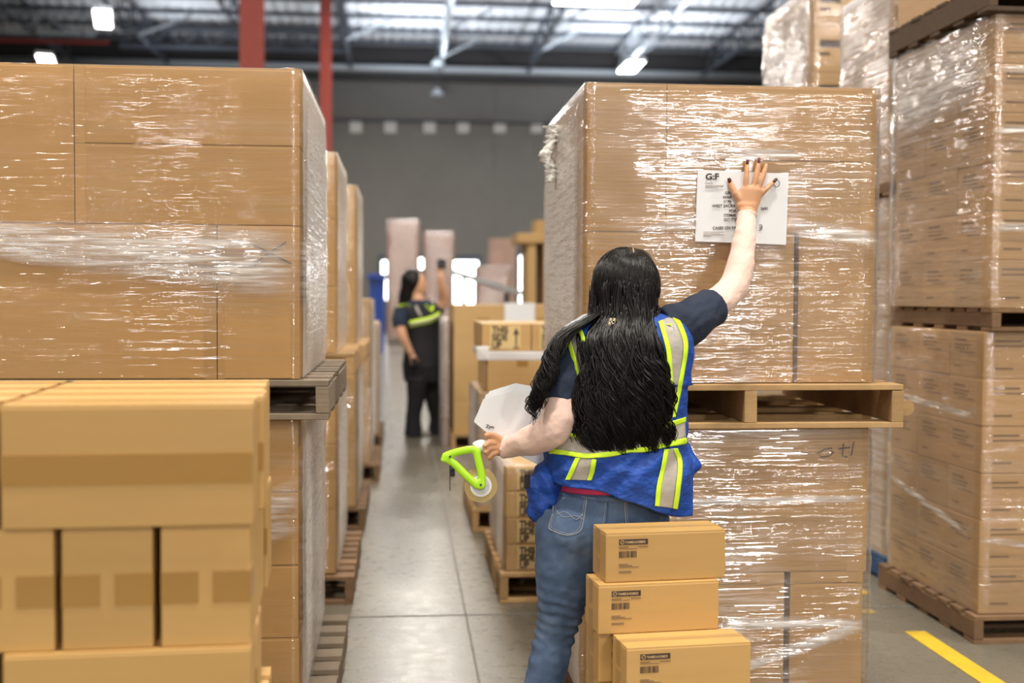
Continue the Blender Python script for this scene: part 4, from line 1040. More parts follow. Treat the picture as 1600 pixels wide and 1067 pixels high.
# nails
for k, f in FING.items():
    if k == 'ring': continue
    (x0, y0), (x1, y1) = f[-2], f[-1]; d = (at(x1, y1, HY) - at(x0, y0, HY)).normalized(); c = at(x1, y1, HY - .006) + d * .001
    n_ = MB(); rs = []
    w_ = .0052 if k != 'thumb' else .0062
    s_ = d.cross(Vector((0, 1, 0))).normalized()
    for t in np.linspace(-.008, .008, 6):
        ww = w_ * (1 - .25 * abs(t) / .008)
        rs.append([c + d * t + s_ * ww * math.cos(a) + Vector((0, -.0026, 0)) * math.sin(a) for a in [2 * math.pi * q / 12 for q in range(12)]])
    n_.rings(rs); o = n_.build('fingernail', NAIL, smooth=True); o['label'] = 'dark red %s nail' % k; pw(o)
# ---- pink long sleeves
def sub(j, a, c): return [tuple(v) for v in cat_rows(j, 40)[int(a * 39):int(c * 39) + 1]]
def sleeve(J, a, c, grow, nm, mt, cuff=True):
    S = sub(J, a, c); mb = MB(); limb(mb, [(x, y, Y, r + grow * (1 + .4 * mnoise.noise(Vector((i * .9, y * .1, 3))))) for i, (x, y, Y, r) in enumerate(S)], 28)
    if cuff:
        e = S[-1]; limb(mb, [(S[-2][0], S[-2][1], S[-2][2], S[-2][3] + grow * 1.7), (e[0], e[1], e[2], e[3] + grow * 1.7)], 28)
    return pw(fused(mb, nm, mt, .0045, 3, disp=lambda p: wr(p, .55)))
sleeve(RA, .30, .93, .0045, 'long_sleeve', PINK); sleeve(LA, .33, .955, .0055, 'long_sleeve', PINK)
# ---- navy t-shirt with short sleeves
b = MB(); loft(b, TORSO[1:8] + [(864, 1056, 733, 3.43, .122)], dense=40, n=48)
limb(b, [(1035, 515, 3.44, .066), (1070, 507, 3.46, .068), (1096, 490, 3.51, .060), (1113, 478, 3.545, .056)], dense=10)
limb(b, [(925, 540, 3.43, .062), (897, 556, 3.43, .066), (884, 590, 3.40, .062), (872, 633, 3.365, .056)], dense=14)
limb(b, [(976, 512, 3.44, .066), (977, 500, 3.45, .060)])
pw(fused(b, 't_shirt', NAVY, .006, 5, disp=lambda p: wr(p, 1.0)))
# ---- jeans
b = MB(); HIP = [(867, 1032, 765, 3.43, .122), (856, 1036, 785, 3.43, .128), (848, 1041, 820, 3.43, .132), (846, 1043, 850, 3.43, .125), (856, 1036, 885, 3.43, .09)]
loft(b, HIP, dense=24, n=48, e=.92)
blob(b, at(900, 830, 3.36), .078, .06, .085); blob(b, at(985, 832, 3.37), .078, .06, .085)
J1 = [(x, y, Y, r + .008) for x, y, Y, r in LL]; J2 = [(x, y, Y, r + .008) for x, y, Y, r in RL]
for J in (J1, J2): J[-1] = (J[-1][0], J[-1][1], J[-1][2], J[-1][3] + .010)
limb(b, J1, dense=40); limb(b, J2, dense=40)
kz = at(870, 985, 3.43).z
def jw(p):
    g = math.exp(-((p.z - kz) / .10) ** 2); h = math.exp(-((p.z - at(880, 860, 3.43).z) / .03) ** 2)
    return wr(p, .45) + g * .006 * math.sin(p.z * 190 + 5 * mnoise.noise(p * 9) + p.x * 30) * (0.5 + mnoise.noise(p * 7)) - h * .003
jeans = pw(fused(b, 'jeans', DEN, .0055, 4, disp=jw))
HD = np.array(cat_rows(HIP, 60))
def hip_surf(px, py, off=.003):
    l, r, Y, d = [np.interp(py, HD[:, 2], HD[:, k]) for k in (0, 1, 3, 4)]
    t = max(-.98, min(.98, (px - (l + r) / 2) / ((r - l) / 2)))
    return Y - d * (1 - abs(t) ** 2.17) ** .46 - off
_bv = None
def on_surface(obj):
    from mathutils.bvhtree import BVHTree
    me = obj.data; return BVHTree.FromPolygons([v.co for v in me.vertices], [p.vertices for p in me.polygons])
def ray_on(tree, px, py, off=.0):
    """first point of the built surface at this place of the body, lifted off a little"""
    o = Vector((0, 0, CAM_Z)); d = (at(px, py, 1) - o).normalized(); h = tree.ray_cast(o, d)
    if h[0] is None:
        dist = min((3.4, 12.2), key=lambda k: tree.find_nearest(o + d * k)[3]); n_ = tree.find_nearest(o + d * dist); return n_[0] + n_[1] * off
    return h[0] + h[1] * off
jt = on_surface(jeans)
def stitch(pts, name='seam', r=.0013, mt=None, n=14):
    P = cat_rows(pts, n); b = MB(); b.tube([ray_on(jt, x, y, .0008) for x, y in P], r, 6); return pw(b.build(name, mt or STITCH, smooth=True))
for q in ([(865, 766), (864, 800), (858, 822), (862, 828), (885, 836), (906, 830), (912, 812), (918, 770)], [(976, 780), (978, 815), (985, 825), (1008, 836), (1030, 828), (1034, 800)]):
    stitch(q, 'pocket_seam', .0016, n=24); stitch([(x + (3 if x < 890 else -3) if q[0][0] < 900 else x + (3 if x < 1005 else -3), y - 2) for x, y in q], 'pocket_seam', .0008, n=24)
stitch([(868, 795), (880, 808), (898, 806), (912, 812)], 'pocket_seam', .001); stitch([(868, 805), (884, 800), (900, 812), (910, 803)], 'pocket_seam', .001)
stitch([(950, 768), (949, 800), (944, 840), (938, 870)], 'centre_seam', .0018, mt=simple('dark denim seam', (0.03, 0.06, 0.14), .8)); stitch([(946, 768), (945, 800), (941, 830)], 'centre_seam', .0008)
stitch([(866, 768), (900, 774), (950, 782), (1000, 778), (1032, 774)], 'yoke_seam', .0010)
# waistband and the strip of pink undershirt above it
def band(pts_top, pts_bot, off, name, mt, tree, n=20, th=.002):
    T, Bt = cat_rows(pts_top, n), cat_rows(pts_bot, n); b = MB(); rows = []
    for (x0, y0), (x1, y1) in zip(T, Bt):
        a, c = ray_on(tree, x0, y0, off), ray_on(tree, x1, y1, off); rows.append([a, a + (c - a) / 3, a + (c - a) * 2 / 3, c])
    b.rings(rows, closed_u=False); o = b.build(name, mt, smooth=True)
    m_ = o.modifiers.new('thick', 'SOLIDIFY'); m_.thickness = th; m_.offset = -1
    return pw(o)
b = MB(); l_, r_, = 870, 1030
rows = [ring_pts((868 + 1032) / 2, 763, 3.43, 84.5, .125, 48), ring_pts(950, 773, 3.43, 87, .129, 48)]
b.rings([[p for p in rows[0]], rows[1]], caps=False); o = b.build('waistband', DEN, smooth=True); m_ = o.modifiers.new('thick', 'SOLIDIFY'); m_.thickness = .005; pw(o)
b = MB(); b.rings([ring_pts(950, 740, 3.43, 84, .126, 48), ring_pts(950, 766, 3.43, 83, .1235, 48)], caps=False)
o = b.build('undershirt_hem', simple('bright pink cloth', (0.75, 0.06, 0.20), .8), smooth=True); m_ = o.modifiers.new('thick', 'SOLIDIFY'); m_.thickness = .003; pw(o)
# shoes
for px, Y in ((826, 3.42), (1006, 3.42)):
    a = at(px, 1225, Y); b = MB()
    b.tube([Vector((a.x, a.y - .085, .045)), Vector((a.x, a.y - .03, .058)), Vector((a.x, a.y + .06, .055)), Vector((a.x, a.y + .14, .042)), Vector((a.x, a.y + .19, .036))], [.030, .046, .046, .042, .026], 20)
    sh_ = pw(fused(b, 'shoe', simple('black trainer', (.02, .02, .022), .6), .006, 4)); 
    for v in sh_.data.vertices: v.co.z = max(v.co.z, .012)
    s = MB().box(a.x - .043, a.x + .043, a.y - .105, a.y + .205, .0, .022, .008).build('sole', simple('white rubber sole', (.7, .7, .7), .6)); pw(s)
# ---- vest: open-fronted shell round the torso
AR_L = [(484, 985), (500, 905), (522, 873.5), (545, 882), (575, 896), (600, 898), (612, 886)]      # (py, left vest edge)
AR_R = [(484, 1058), (500, 1068), (522, 1077), (541, 1079), (565, 1075), (584, 1070.5), (612, 1074)]
VL = [(600, 884, 1072), (640, 880, 1071), (665, 874, 1071), (690, 866, 1072), (712, 856, 1074), (735, 850, 1082), (760, 850, 1082), (800, 850, 1074)]
def vest_row(py):
    l = np.interp(py, [v[0] for v in VL], [v[1] for v in VL]); r = np.interp(py, [v[0] for v in VL], [v[2] for v in VL])
    xc, hw, Y, d = torso_at(min(py, 780), .010)
    if py > 600: xc, hw = (l + r) / 2, (r - l) / 2; d = .125 + .03 * min(1, (py - 600) / 150)
    f = min(1, max(0, (py - 590) / 30)); 
    return xc, hw, Y, d
def hem_py(px):
    return float(np.interp(px, [846, 862, 885, 922, 950, 985, 1010, 1030, 1050, 1066, 1090], [745, 748, 752, 754, 764, 775, 786, 793, 798, 799, 780]))
NU, NV = 150, 110
rows = []
for i in range(NV + 1):
    t = i / NV; py = 480 + (800 - 480) * t
    xc, hw, Y, d = vest_row(py)
    if py < 612:
        l = np.interp(py, [a[0] for a in AR_L], [a[1] for a in AR_L]); r = np.interp(py, [a[0] for a in AR_R], [a[1] for a in AR_R])
        ta = math.asin(max(-1, min(1, (l - xc) / hw))); tb = math.asin(max(-1, min(1, (r - xc) / hw)))
        if py > 596: k = (py - 596) / 16; ta = ta * (1 - k) + R(-150) * k; tb = tb * (1 - k) + R(150) * k
    else: ta, tb = R(-150), R(150)
    c = []
    for j in range(NU + 1):
        th = ta + (tb - ta) * j / NU; px = xc + hw * math.sin(th)
        yy = py
        # rows squeeze upward so that the lower edge follows the uneven hem
        if py > 640: yy = 640 + (py - 640) * (hem_py(px) - 640) / 160.0
        Yp = Y - d * math.cos(th); p = at(px, yy, Y); p.x = at(px, yy, Y).x; p.y = Yp
        fl = max(0, (yy - 700) / 90); nn = .006 * mnoise.noise(Vector((p.x * 9, p.y * 9, p.z * 12 + p.x * 10))) + .003 * mnoise.noise(Vector((p.x * 24, p.y * 20, p.z * 32)))
        nn += max(0, min(1, (yy - 600) / 60)) * .004 * math.sin(p.x * 55 - p.z * 60 + 4 * mnoise.noise(p * 6)); nn += fl * .010 * math.sin(th * 7 + p.z * 8)
        p += Vector((math.sin(th), -math.cos(th), 0)) * nn; c.append(p)
    rows.append(c)
b = MB(); b.rings(rows, closed_u=False); vest = b.build('hi_vis_vest', BLUE, smooth=True)
vt = on_surface(vest)
m_ = vest.modifiers.new('thick', 'SOLIDIFY'); m_.thickness = .0025; m_.offset = 1; pw(vest)
def ribbon(path, w0, name, mt, n=40, off=.0035):
    """path: (px, py, half width in px across the band as (dx, dy))"""
    P = cat_rows(path, n); b = MB(); rows = []
    for x, y, dx, dy in P:
        rows.append([ray_on(vt, x + dx * k, y + dy * k, off) for k in (-1, -.5, 0, .5, 1)])
    b.rings(rows, closed_u=False); o = b.build(name, mt, smooth=True); m_ = o.modifiers.new('t', 'SOLIDIFY'); m_.thickness = .0012; return pw(o)
def stripe(left, right, trim=4.0):
    """grey reflective tape between two lime trims; left/right: matching edge centre-lines"""
    G_ = [((a[0] + c[0]) / 2, (a[1] + c[1]) / 2, (c[0] - a[0]) / 2, (c[1] - a[1]) / 2) for a, c in zip(left, right)]
    ribbon(G_, 0, 'reflective_stripe', GREYR, off=.003)
    for e in (left, right):
        L2 = []
        for i, a in enumerate(e):
            g = G_[i]; m = math.hypot(g[2], g[3]) or 1; L2.append((a[0], a[1], g[2] / m * trim, g[3] / m * trim))
        ribbon(L2, 0, 'lime_trim', LIME, off=.0052)
stripe([(1031, 503), (1036, 520), (1043, 550), (1046, 590), (1045, 625), (1043, 652)], [(1051, 493), (1062, 512), (1070, 541), (1064, 584), (1056, 625), (1050, 652)], 3.6)
stripe([(889, 527), (894, 545), (900, 568), (906, 600)], [(905, 512), (912, 530), (920, 560), (925, 600)], 3.4)
stripe([(870, 672), (880, 675), (905, 682), (950, 686), (1000, 678), (1044, 663), (1069, 655)], [(861, 704), (880, 707), (921, 713), (973, 706), (1015, 700), (1049, 693), (1070, 688)], 4)
stripe([(904, 716), (896, 732), (888, 749)], [(929, 718), (925, 736), (921, 750)], 3.6)
stripe([(1040, 702), (1034, 730), (1028, 760), (1025, 790)], [(1053, 700), (1061, 726), (1058, 760), (1053, 794)], 3.6)
# blue binding round the armholes
for q in ([(877, 530), (884, 550), (893, 572), (899, 590)], ):
    ribbon([(x + 2, y, 2.6, 0) for x, y in q], 0, 'armhole_binding', simple('mid blue binding', (0.02, .16, .62), .6), off=.004)
# front panels hanging away from the hips
def lobe(rows, name, Y0, k=1):
    b = MB(); loft(b, [(l, r, y, Y0, d) for l, r, y, d in rows], dense=24, n=36)
    return pw(fused(b, name, BLUE, .005, 3, disp=lambda p: .007 * mnoise.noise(Vector((p.x * 14, p.y * 14, p.z * 18))) + .004 * math.sin(p.x * 120 + p.z * 60)))
lobe([(862, 882, 703, .03), (845, 886, 722, .055), (828, 886, 742, .07), (822, 884, 760, .075), (824, 876, 780, .07), (823, 860, 800, .055), (830, 850, 814, .035), (836, 846, 819, .02)], 'vest_front_panel', 3.44)
lobe([(1058, 1074, 693, .03), (1058, 1086, 712, .045), (1056, 1093, 726, .055), (1054, 1084, 745, .055), (1052, 1077, 775, .05), (1050, 1070, 794, .03)], 'vest_front_panel', 3.44)
tabp = MB(); tabp.box(-.008, .008, -.004, .004, -.02, .02, .003); o = tabp.build('pocket_tab', BLACKC, None, tuple(at(824, 752, 3.37))); pw(o)
# ---- hair
HROWS = [(968, 1002, 389, 3.47, .03), (948, 1014, 397, 3.47, .06), (934, 1023, 413, 3.465, .085), (927, 1028, 435, 3.46, .102), (925, 1029, 455, 3.455, .106), (926, 1028, 478, 3.45, .104), (924, 1026, 498, 3.43, .098),
         (914, 1029, 515, 3.40, .09), (911, 1034, 535, 3.375, .085), (912, 1038, 565, 3.36, .08), (905, 1042, 600, 3.355, .080), (898, 1044, 640, 3.352, .078), (902, 1045, 675, 3.35, .070), (910, 1040, 700, 3.348, .055), (935, 1022, 712, 3.345, .03)]
b = MB(); loft(b, HROWS, dense=50, n=40)
# keep the face clear: the cap only covers the back and top of the skull
SIDE = [(916, 940, 490, 3.43, .05), (888, 918, 506, 3.40, .05), (864, 889, 526, 3.375, .042), (850, 872, 553, 3.345, .034), (841, 868, 580, 3.325, .030), (831, 858, 605, 3.310, .024), (826, 848, 628, 3.305, .018), (828, 840, 643, 3.30, .010)]
loft(b, SIDE, dense=24, n=24)
o = fused(b, 'hair', HAIR, .006, 4, disp=lambda p: .003 * mnoise.noise(Vector((p.x * 60, p.y * 60, p.z * 8))))
me = o.data; bm = bmesh.new(); bm.from_mesh(me)
kill = [v for v in bm.verts if v.co.y > hc.y + .035 and v.co.z < hc.z + .06]
bmesh.ops.delete(bm, geom=kill, context='VERTS'); bm.to_mesh(me); bm.free(); pw(o)
rnd = random.Random(3)
HA = np.array(cat_rows(HROWS, 80)); SA = np.array(cat_rows(SIDE, 50))
def lock(mb, A, s, y0, y1, amp, lam, ph, lift, r, n=26, drift=0.0, a2=0.0, ph2=0.0):
    pts = []; rad = []
    for i in range(n + 1):
        t = i / n; py = y0 + (y1 - y0) * t
        l, rr, Y, d = [np.interp(py, A[:, 2], A[:, k]) for k in (0, 1, 3, 4)]
        if py > A[-2, 2]: l, rr, Y, d = A[-4, 0], A[-4, 1], A[-4, 3], A[-4, 4]
        g = min(1, t * 2.2) ; w_ = amp * g * math.sin(2 * math.pi * (py - y0) / lam + ph)
        px = (l + rr) / 2 + s * (rr - l) / 2 * .985 + w_ + drift * t * t + a2 * (1 - .6 * s * s) * g * math.sin(2 * math.pi * (py - y0) / 135 + ph2)
        s2 = max(-.97, min(.97, s)); p = at(px, py, Y); p.y = Y - d * math.sqrt(1 - s2 * s2) - lift - rm(amp, Y) * .5 * g * math.cos(2 * math.pi * (py - y0) / lam + ph)
        pts.append(p); rad.append(r * (1.0 - .75 * t ** 4) * (0.5 + .5 * min(1, t * 6)))
    mb.tube(pts, rad, 6, .6)
b = MB()
def clump(A, s0, y0, y1, amp, lam, ph, lift, n, spread, r):
    A2, P2_ = rnd.uniform(3, 9), rnd.uniform(0, 6.28)
    for q in range(n):
        lock(b, A, s0 + rnd.gauss(0, spread), y0 + rnd.uniform(-8, 8), y1 + rnd.uniform(-9, 7), amp * rnd.uniform(.85, 1.15), lam * rnd.uniform(.96, 1.04), ph + rnd.uniform(-.35, .35), lift + rnd.uniform(-.003, .005), r * rnd.uniform(.5, 1.2), 34, 0.0, A2 * (1 if A is HA else .4), P2_)
for i in range(64):
    s = -1 + 2 * (i + rnd.uniform(.1, .9)) / 64
    clump(HA, s, rnd.uniform(478, 505), rnd.uniform(690, 732) - 10 * abs(s), rnd.uniform(6, 12), rnd.uniform(52, 88), rnd.uniform(0, 6.28), rnd.uniform(.0, .012), 13, .026, .0032)
for i in range(34):
    s = rnd.uniform(-.95, .95)
    clump(HA, s, rnd.uniform(505, 560), rnd.uniform(610, 700), rnd.uniform(5, 9), rnd.uniform(46, 80), rnd.uniform(0, 6.28), rnd.uniform(.008, .016), 7, .02, .0026)
for i in range(22):
    s = rnd.uniform(-1, 1); clump(SA, s, rnd.choice((rnd.uniform(478, 490), rnd.uniform(490, 510))), rnd.uniform(615, 658), rnd.uniform(3.5, 8), rnd.uniform(36, 56), rnd.uniform(0, 6.28), rnd.uniform(0, .006), 8, .05, .0026)
for i in range(26):
    s = rnd.gauss(0, .42); clump(HA, s, rnd.uniform(432, 470), rnd.uniform(600, 700), rnd.uniform(3, 7), rnd.uniform(60, 95), rnd.uniform(0, 6.28), rnd.uniform(.002, .007), 12, .05, .0030)
for i in range(26):    # loose curls at the edges
    sd = rnd.choice((-1, 1)); lock(b, HA, sd * rnd.uniform(.98, 1.06), rnd.uniform(560, 640), rnd.uniform(700, 735), rnd.uniform(5, 9), rnd.uniform(40, 60), rnd.uniform(0, 6.28), .004, .0016)
pw(b.build('hair_locks', HAIR, smooth=True))
# strands combed over the skull from the parting to the clip
b = MB(); C = at(977, 449, 3.462); rx_, ry_, rz_ = .0955, .107, .112
def sph(d): d = d.normalized(); return C + Vector((d.x * rx_, d.y * ry_, d.z * rz_))
for i in range(620):
    side = rnd.choice((-1, 1)); u = rnd.random()
    st = Vector((.16 + rnd.uniform(-.02, .02) + side * .012, -.62 + u * .95, .92))
    spread = rnd.random() ** .7
    mid = Vector((side * (-.12 + 1.3 * spread) + .05, -.75 + spread * .75 + u * .25, .45 - .2 * spread))
    en = Vector((-.12 + side * .6 * spread + rnd.uniform(-.14, .14), -.95 + .2 * spread, -.62 - rnd.uniform(0, .25)))
    pts = []; rad = []
    for k in range(17):
        t = k / 16; d = st * (1 - t) ** 2 + mid * 2 * t * (1 - t) + en * t * t
        pts.append(sph(d) + d.normalized() * (.0015 + .003 * math.sin(math.pi * t) * rnd.random())); rad.append(.0026 * (.5 + .5 * math.sin(math.pi * min(1, .15 + t))))
    b.tube(pts, rad, 6, .6)
pw(b.build('combed_hair', HAIR, smooth=True))
b = MB(); b.tube([sph(Vector((.13 + .05 * k / 7, -.62 + .075 * k, .90))) + Vector((0, -.001, .0052)) for k in range(8)], [.0005, .0013, .0015, .0015, .0015, .0013, .001, .0005], 6); o = b.build('parting', SK2); pw(o)
# clip
cp = at(957, 502, 3.325); b = MB()
for dx in (-.010, .0): b.bar(cp + Vector((dx, 0, -.009)), cp + Vector((dx + .006, 0, .009)), .005, .006)
b.bar(cp + Vector((-.008, 0, 0)), cp + Vector((.014, 0, -.003)), .005, .005); b.bar(cp + Vector((.012, 0, -.008)), cp + Vector((.014, 0, .004)), .004, .006)
o = b.build('hair_clip', simple('pale gold clip', (.85, .68, .42), .25, .8)); o['label'] = 'small pale gold hair clip'; pw(o)
# bracelet ridge at right cuff
# ---- label sheet under her hand
def sheet_uv(): pass
cs = [at(1090, 265, PAPY), at(1232, 271.5, PAPY), at(1228, 382.5, PAPY), at(1086, 377, PAPY)]
ps = link('shipping_sheet', None, None, tuple((cs[0] + cs[2]) / 2)); tag(ps, 'white printed shipping sheet the woman holds against the right wrapped load', 'paper')
b = MB(); o3 = ps.location; rows = []
for i in range(13):
    a = cs[0].lerp(cs[3], i / 12); c = cs[1].lerp(cs[2], i / 12)
    rows.append([a.lerp(c, j / 16) - o3 + Vector((0, -.0025 * math.sin(j / 16 * 3.1) * (i / 12), 0)) for j in range(17)])
b.rings(rows, closed_u=False); sh = b.build('sheet', M['paper'], ps); m_ = sh.modifiers.new('t', 'SOLIDIFY'); m_.thickness = .001; m_.offset = 1
ang = -math.atan2((cs[0] - cs[1]).z, (cs[1] - cs[0]).x)
def ptext(s, px, py, size, mt=None, align='LEFT', bold=.0004, sx=1.0):
    p = at(px, py, PAPY - .005) - o3
    return text(s, size, mt or M['print'], Matrix.Translation(p) @ Matrix.Rotation(ang, 4, 'Y') @ Matrix.Rotation(R(90), 4, 'X'), ps, 'printed_text', bold, align, sx=sx)
ptext('G:F', 1102.5, 280.5, .0265, bold=.0009, sx=1.15)
for s, px, py in (('GRO', 1133, 303.5), ('WAR', 1129.5, 310.5), ('1670', 1130.5, 317.5), ('WEST SACRA', 1113, 324), ('POR', 1139, 331.8), ('ITEM#S', 1131, 338.5), ('GO ITEM', 1131, 345.5), ('CASES ON PA', 1113.5, 358.5)):
    ptext(s, px, py, .0125, bold=.0003)
ptext('5691', 1189, 328, .0118, bold=.0003); ptext('?', 1181, 340, .0118)
MK = M['print']
b = MB(); 
for (pl, ) in (([(1178.5, 360), (1180, 352)],), ([(1186, 352), (1190, 351), (1191, 355), (1187, 357), (1188, 354), (1191, 353), (1190, 358), (1186, 360)],)):
    b.tube([at(x, y, PAPY - .005) - o3 for x, y in pl], .0011, 6, .5)
b2 = MB(); b2.tube([at(1213.5 + 4.6 * math.cos(t), 286.5 + 5.4 * math.sin(t), PAPY - .005) - o3 for t in np.linspace(0, 6.6, 24)], .0010, 6, .5); b2.build('pen_stroke', MK, ps)
b.build('pen_stroke', MK, ps)
b = MB()
for k, (x0, x1, y) in enumerate(((1102, 1114, 286.5), (1102, 1131, 289.6), (1102, 1130, 291.2), (1102, 1122, 293))):
    b.bar(at(x0, y, PAPY - .005) - o3, at(x1, y + .4, PAPY - .005) - o3, .0004, .0014)
for k, (x0, x1, y) in enumerate(((1099, 1131, 362.3), (1099, 1125, 364.4), (1099, 1131, 366.6), (1099, 1112, 368.6))):
    b.bar(at(x0, y, PAPY - .005) - o3, at(x1, y + .6, PAPY - .005) - o3, .0004, .0012)
b.build('fine_print', M['print_soft'], ps)
# ---- sheets under her left arm
n_s = 9
outline = [(743, 655), (757, 619), (776, 613), (800, 606), (826, 612), (858, 628), (872, 668), (884, 700), (846, 726), (804, 706), (775, 686)]
for k in range(n_s):
    Y = 3.475 + .0035 * k; rr_ = random.Random(k)
    q = []
    dx, dy = -rr_.uniform(-3, 3) + k * .9, rr_.uniform(-2, 2) - k * 1.4 + 4
    for i, (x, y) in enumerate(outline): q.append(at(x + dx * (1 if i < 5 else .3) + (rr_.uniform(-1.5, 1.5)), y + dy * (1 if i < 5 else .3) + rr_.uniform(-1.5, 1.5), Y))
    c = sum(q, Vector()) / len(q); b = MB(); b.prism([(p.x - c.x, p.z - c.z) for p in q], -.0006, .0006)
    tag(b.build('paper_sheet', M['paper'], None, (c.x, Y, c.z)), 'white printed sheet in the fanned bundle tucked under her left arm', 'paper', 'sheets tucked under her left arm')
    if k == 0:
        o_ = bpy.context.scene.objects[-1]
        fp = col.objects[-1]
        text('Zym', .013, M['print'], Matrix.Translation(at(759, 668, Y - .002) - Vector((c.x, Y, c.z))) @ Matrix.Rotation(R(8), 4, 'Y') @ Matrix.Rotation(R(90), 4, 'X'), fp, 'printed_text', .0004)
        text('Zym', .010, M['print'], Matrix.Translation(at(832, 700, Y - .002) - Vector((c.x, Y, c.z))) @ Matrix.Rotation(R(8), 4, 'Y') @ Matrix.Rotation(R(90), 4, 'X'), fp, 'printed_text', .0004)
# ---- tape gun
GY = 3.44
tg = tag(link('tape_dispenser', None, None, tuple(at(730, 730, GY))), 'lime green hand tape dispenser with clear roll, held in her left hand', 'tape gun')
def lp(px, py, dy=0): return at(px, py, GY + dy) - tg.location
GREEN = simple('lime green plastic', (0.42, 0.80, 0.02), 0.35)
b = MB()
for dyy in (-.034, .026):
    for pts, rr_ in (([(697, 712), (715, 706), (738, 702), (745, 708)], .0115), ([(744, 706), (748, 722), (753, 745), (752, 757)], .0115), ([(697, 717), (710, 725), (726, 741), (747, 760)], .0115), ([(695, 722), (699, 710)], .0145)):
        P = cat_rows(pts, 10); b.tube([lp(x, y, dyy) for x, y in P], rr_, 12, .5)
    b.lathe([(0.001, -.006), (.0135, -.006), (.0145, 0), (.0135, .006), (.001, .006)], 24, 'Y', lp(751, 757, dyy))
for x, y in ((698, 714), (747, 706)): b.tube([lp(x, y, -.034), lp(x, y, .026)], .008, 10)
fused(b, 'frame', GREEN, .0028, 3, tg)
b = MB(); b.lathe([(.030, -.024), (.047, -.024), (.047, .024), (.030, .024), (.030, -.024)], 48, 'Y', lp(750.5, 757, -.004))
def tape_roll():
    m, nt, bb = newmat('clear yellowish tape roll'); bb.inputs['Base Color'].default_value = (.72, .56, .22, 1); bb.inputs['Roughness'].default_value = .12
    bb.inputs['Transmission Weight'].default_value = .35; bb.inputs['Alpha'].default_value = .62; bb.inputs['Coat Weight'].default_value = .5; return m
b.build('tape_roll', tape_roll(), tg, smooth=False)
b = MB(); b.lathe([(.024, -.026), (.0305, -.026), (.0305, .024), (.024, .024), (.024, -.026)], 40, 'Y', lp(750.5, 757, -.004)); b.build('roll_core', M['white'], tg)
b = MB(); b.lathe([(.010, -.027), (.0245, -.027), (.0245, -.022), (.010, -.022), (.010, -.027)], 40, 'Y', lp(750.5, 757, -.004))
for k in range(8): a = k * math.pi / 4; b.bar(lp(750.5, 757, -.03) + Vector((math.cos(a) * .008, 0, math.sin(a) * .008)), lp(750.5, 757, -.03) + Vector((math.cos(a) * .024, 0, math.sin(a) * .024)), .003, .003)
b.build('hub', simple('light grey hub', (.55, .56, .55), .4), tg)
b = MB()
for x, y in ((703, 713), (705, 731), (751, 757)): b.lathe([(.001, -.0085), (.0035, -.0085), (.0035, .001), (.001, .001)], 12, 'Y', lp(x, y, -.034))
b.build('screw', M['steel'], tg)
b = MB(); b.box(-.008, .006, -.024, .02, -.022, .012, .003); o = b.build('brush_block', simple('black rubber', (.015, .015, .015), .6), tg, lp(707, 731))
b = MB(); b.box(-.0008, .0008, -.022, .018, -.05, 0); b.build('blade_guard', M['steel'], tg, lp(703, 738))
b = MB(); P = cat_rows([(741, 700, 0), (752, 697, .005), (764, 701, .012), (772, 706, .02)], 10)
b.tube([lp(x, y, 0) + Vector((0, dd, 0)) for x, y, dd in P], [.014, .0165, .0175, .018, .018, .018, .017, .016, .015, .013], 20)
b.build('handle', M['white'], tg, smooth=True)

# ------------------------------------------------------------------ far woman, in profile
Yp = 12.3
P2 = tag(link('person', None, None, (at(662, 560, Yp).x, Yp, 0)), 'far person in black hi-vis vest and flared trousers, holding up a dark gadget', 'person')
def pp2(o): o.parent = P2; o.location = o.location - P2.location; return o
T2 = [(640, 668, 468, Yp, .09), (626, 680, 476, Yp, .16), (620, 686, 490, Yp, .19), (622, 687, 505, Yp, .18), (634, 687, 525, Yp, .16), (633, 691, 548, Yp, .17), (630, 692, 572, Yp, .18), (633, 692, 596, Yp, .15)]
b = MB(); loft(b, [(l + 2, r - 2, y, Y, d - .015) for l, r, y, Y, d in T2], dense=24)
hc2 = at(649, 443, Yp); blob(b, hc2, .105, .085, .13); blob(b, hc2 + Vector((.05, 0, -.05)), .06, .055, .06); blob(b, hc2 + Vector((.107, 0, -.01)), .022, .014, .022); blob(b, hc2 + Vector((.088, 0, -.045)), .018, .022, .012)
limb(b, [(654, 476, Yp, .07), (651, 460, Yp, .062)])
LA2 = [(629, 484, Yp - .15, .070), (625, 505, Yp - .20, .058), (629, 525, Yp - .22, .050), (638, 543, Yp - .2, .036), (643, 552, Yp - .2, .034)]
RA2 = [(672, 484, Yp + .14, .065), (684, 482, Yp + .16, .056), (693, 468, Yp + .14, .05), (690, 445, Yp + .05, .042), (688, 428, Yp, .033)]
limb(b, LA2, dense=14); limb(b, RA2, dense=14)
def farhand(c, dirs, dp):
    c = Vector(c); blob(b, c, .035, .022, .045)
    for i, s in enumerate((-.024, -.008, .008, .024)):
        q = c + Vector((s, 0, 0)) + dp * .035; b.tube([q, q + dp * (.035 + .006 * (1 - abs(i - 1.3))), q + dp * .05 + Vector((0, .02, 0))], [.010, .0095, .008], 8)
    b.tube([c + Vector((.025, -.01, 0)), c + Vector((.045, -.02, 0)) + dp * .02, c + Vector((.045, -.025, 0)) + dp * .045], [.012, .010, .009], 8)
farhand(at(645, 558, Yp - .2), 0, Vector((.15, 0, -1)).normalized()); farhand(at(688, 421, Yp), 0, Vector((0, 0, 1)))
LG = [[(652, 590, Yp - .09, .095), (650, 620, Yp - .09, .065), (647, 645, Yp - .09, .055), (646, 672, Yp - .09, .05)], [(674, 590, Yp + .09, .095), (678, 620, Yp + .09, .065), (680, 645, Yp + .09, .055), (682, 672, Yp + .09, .05)]]
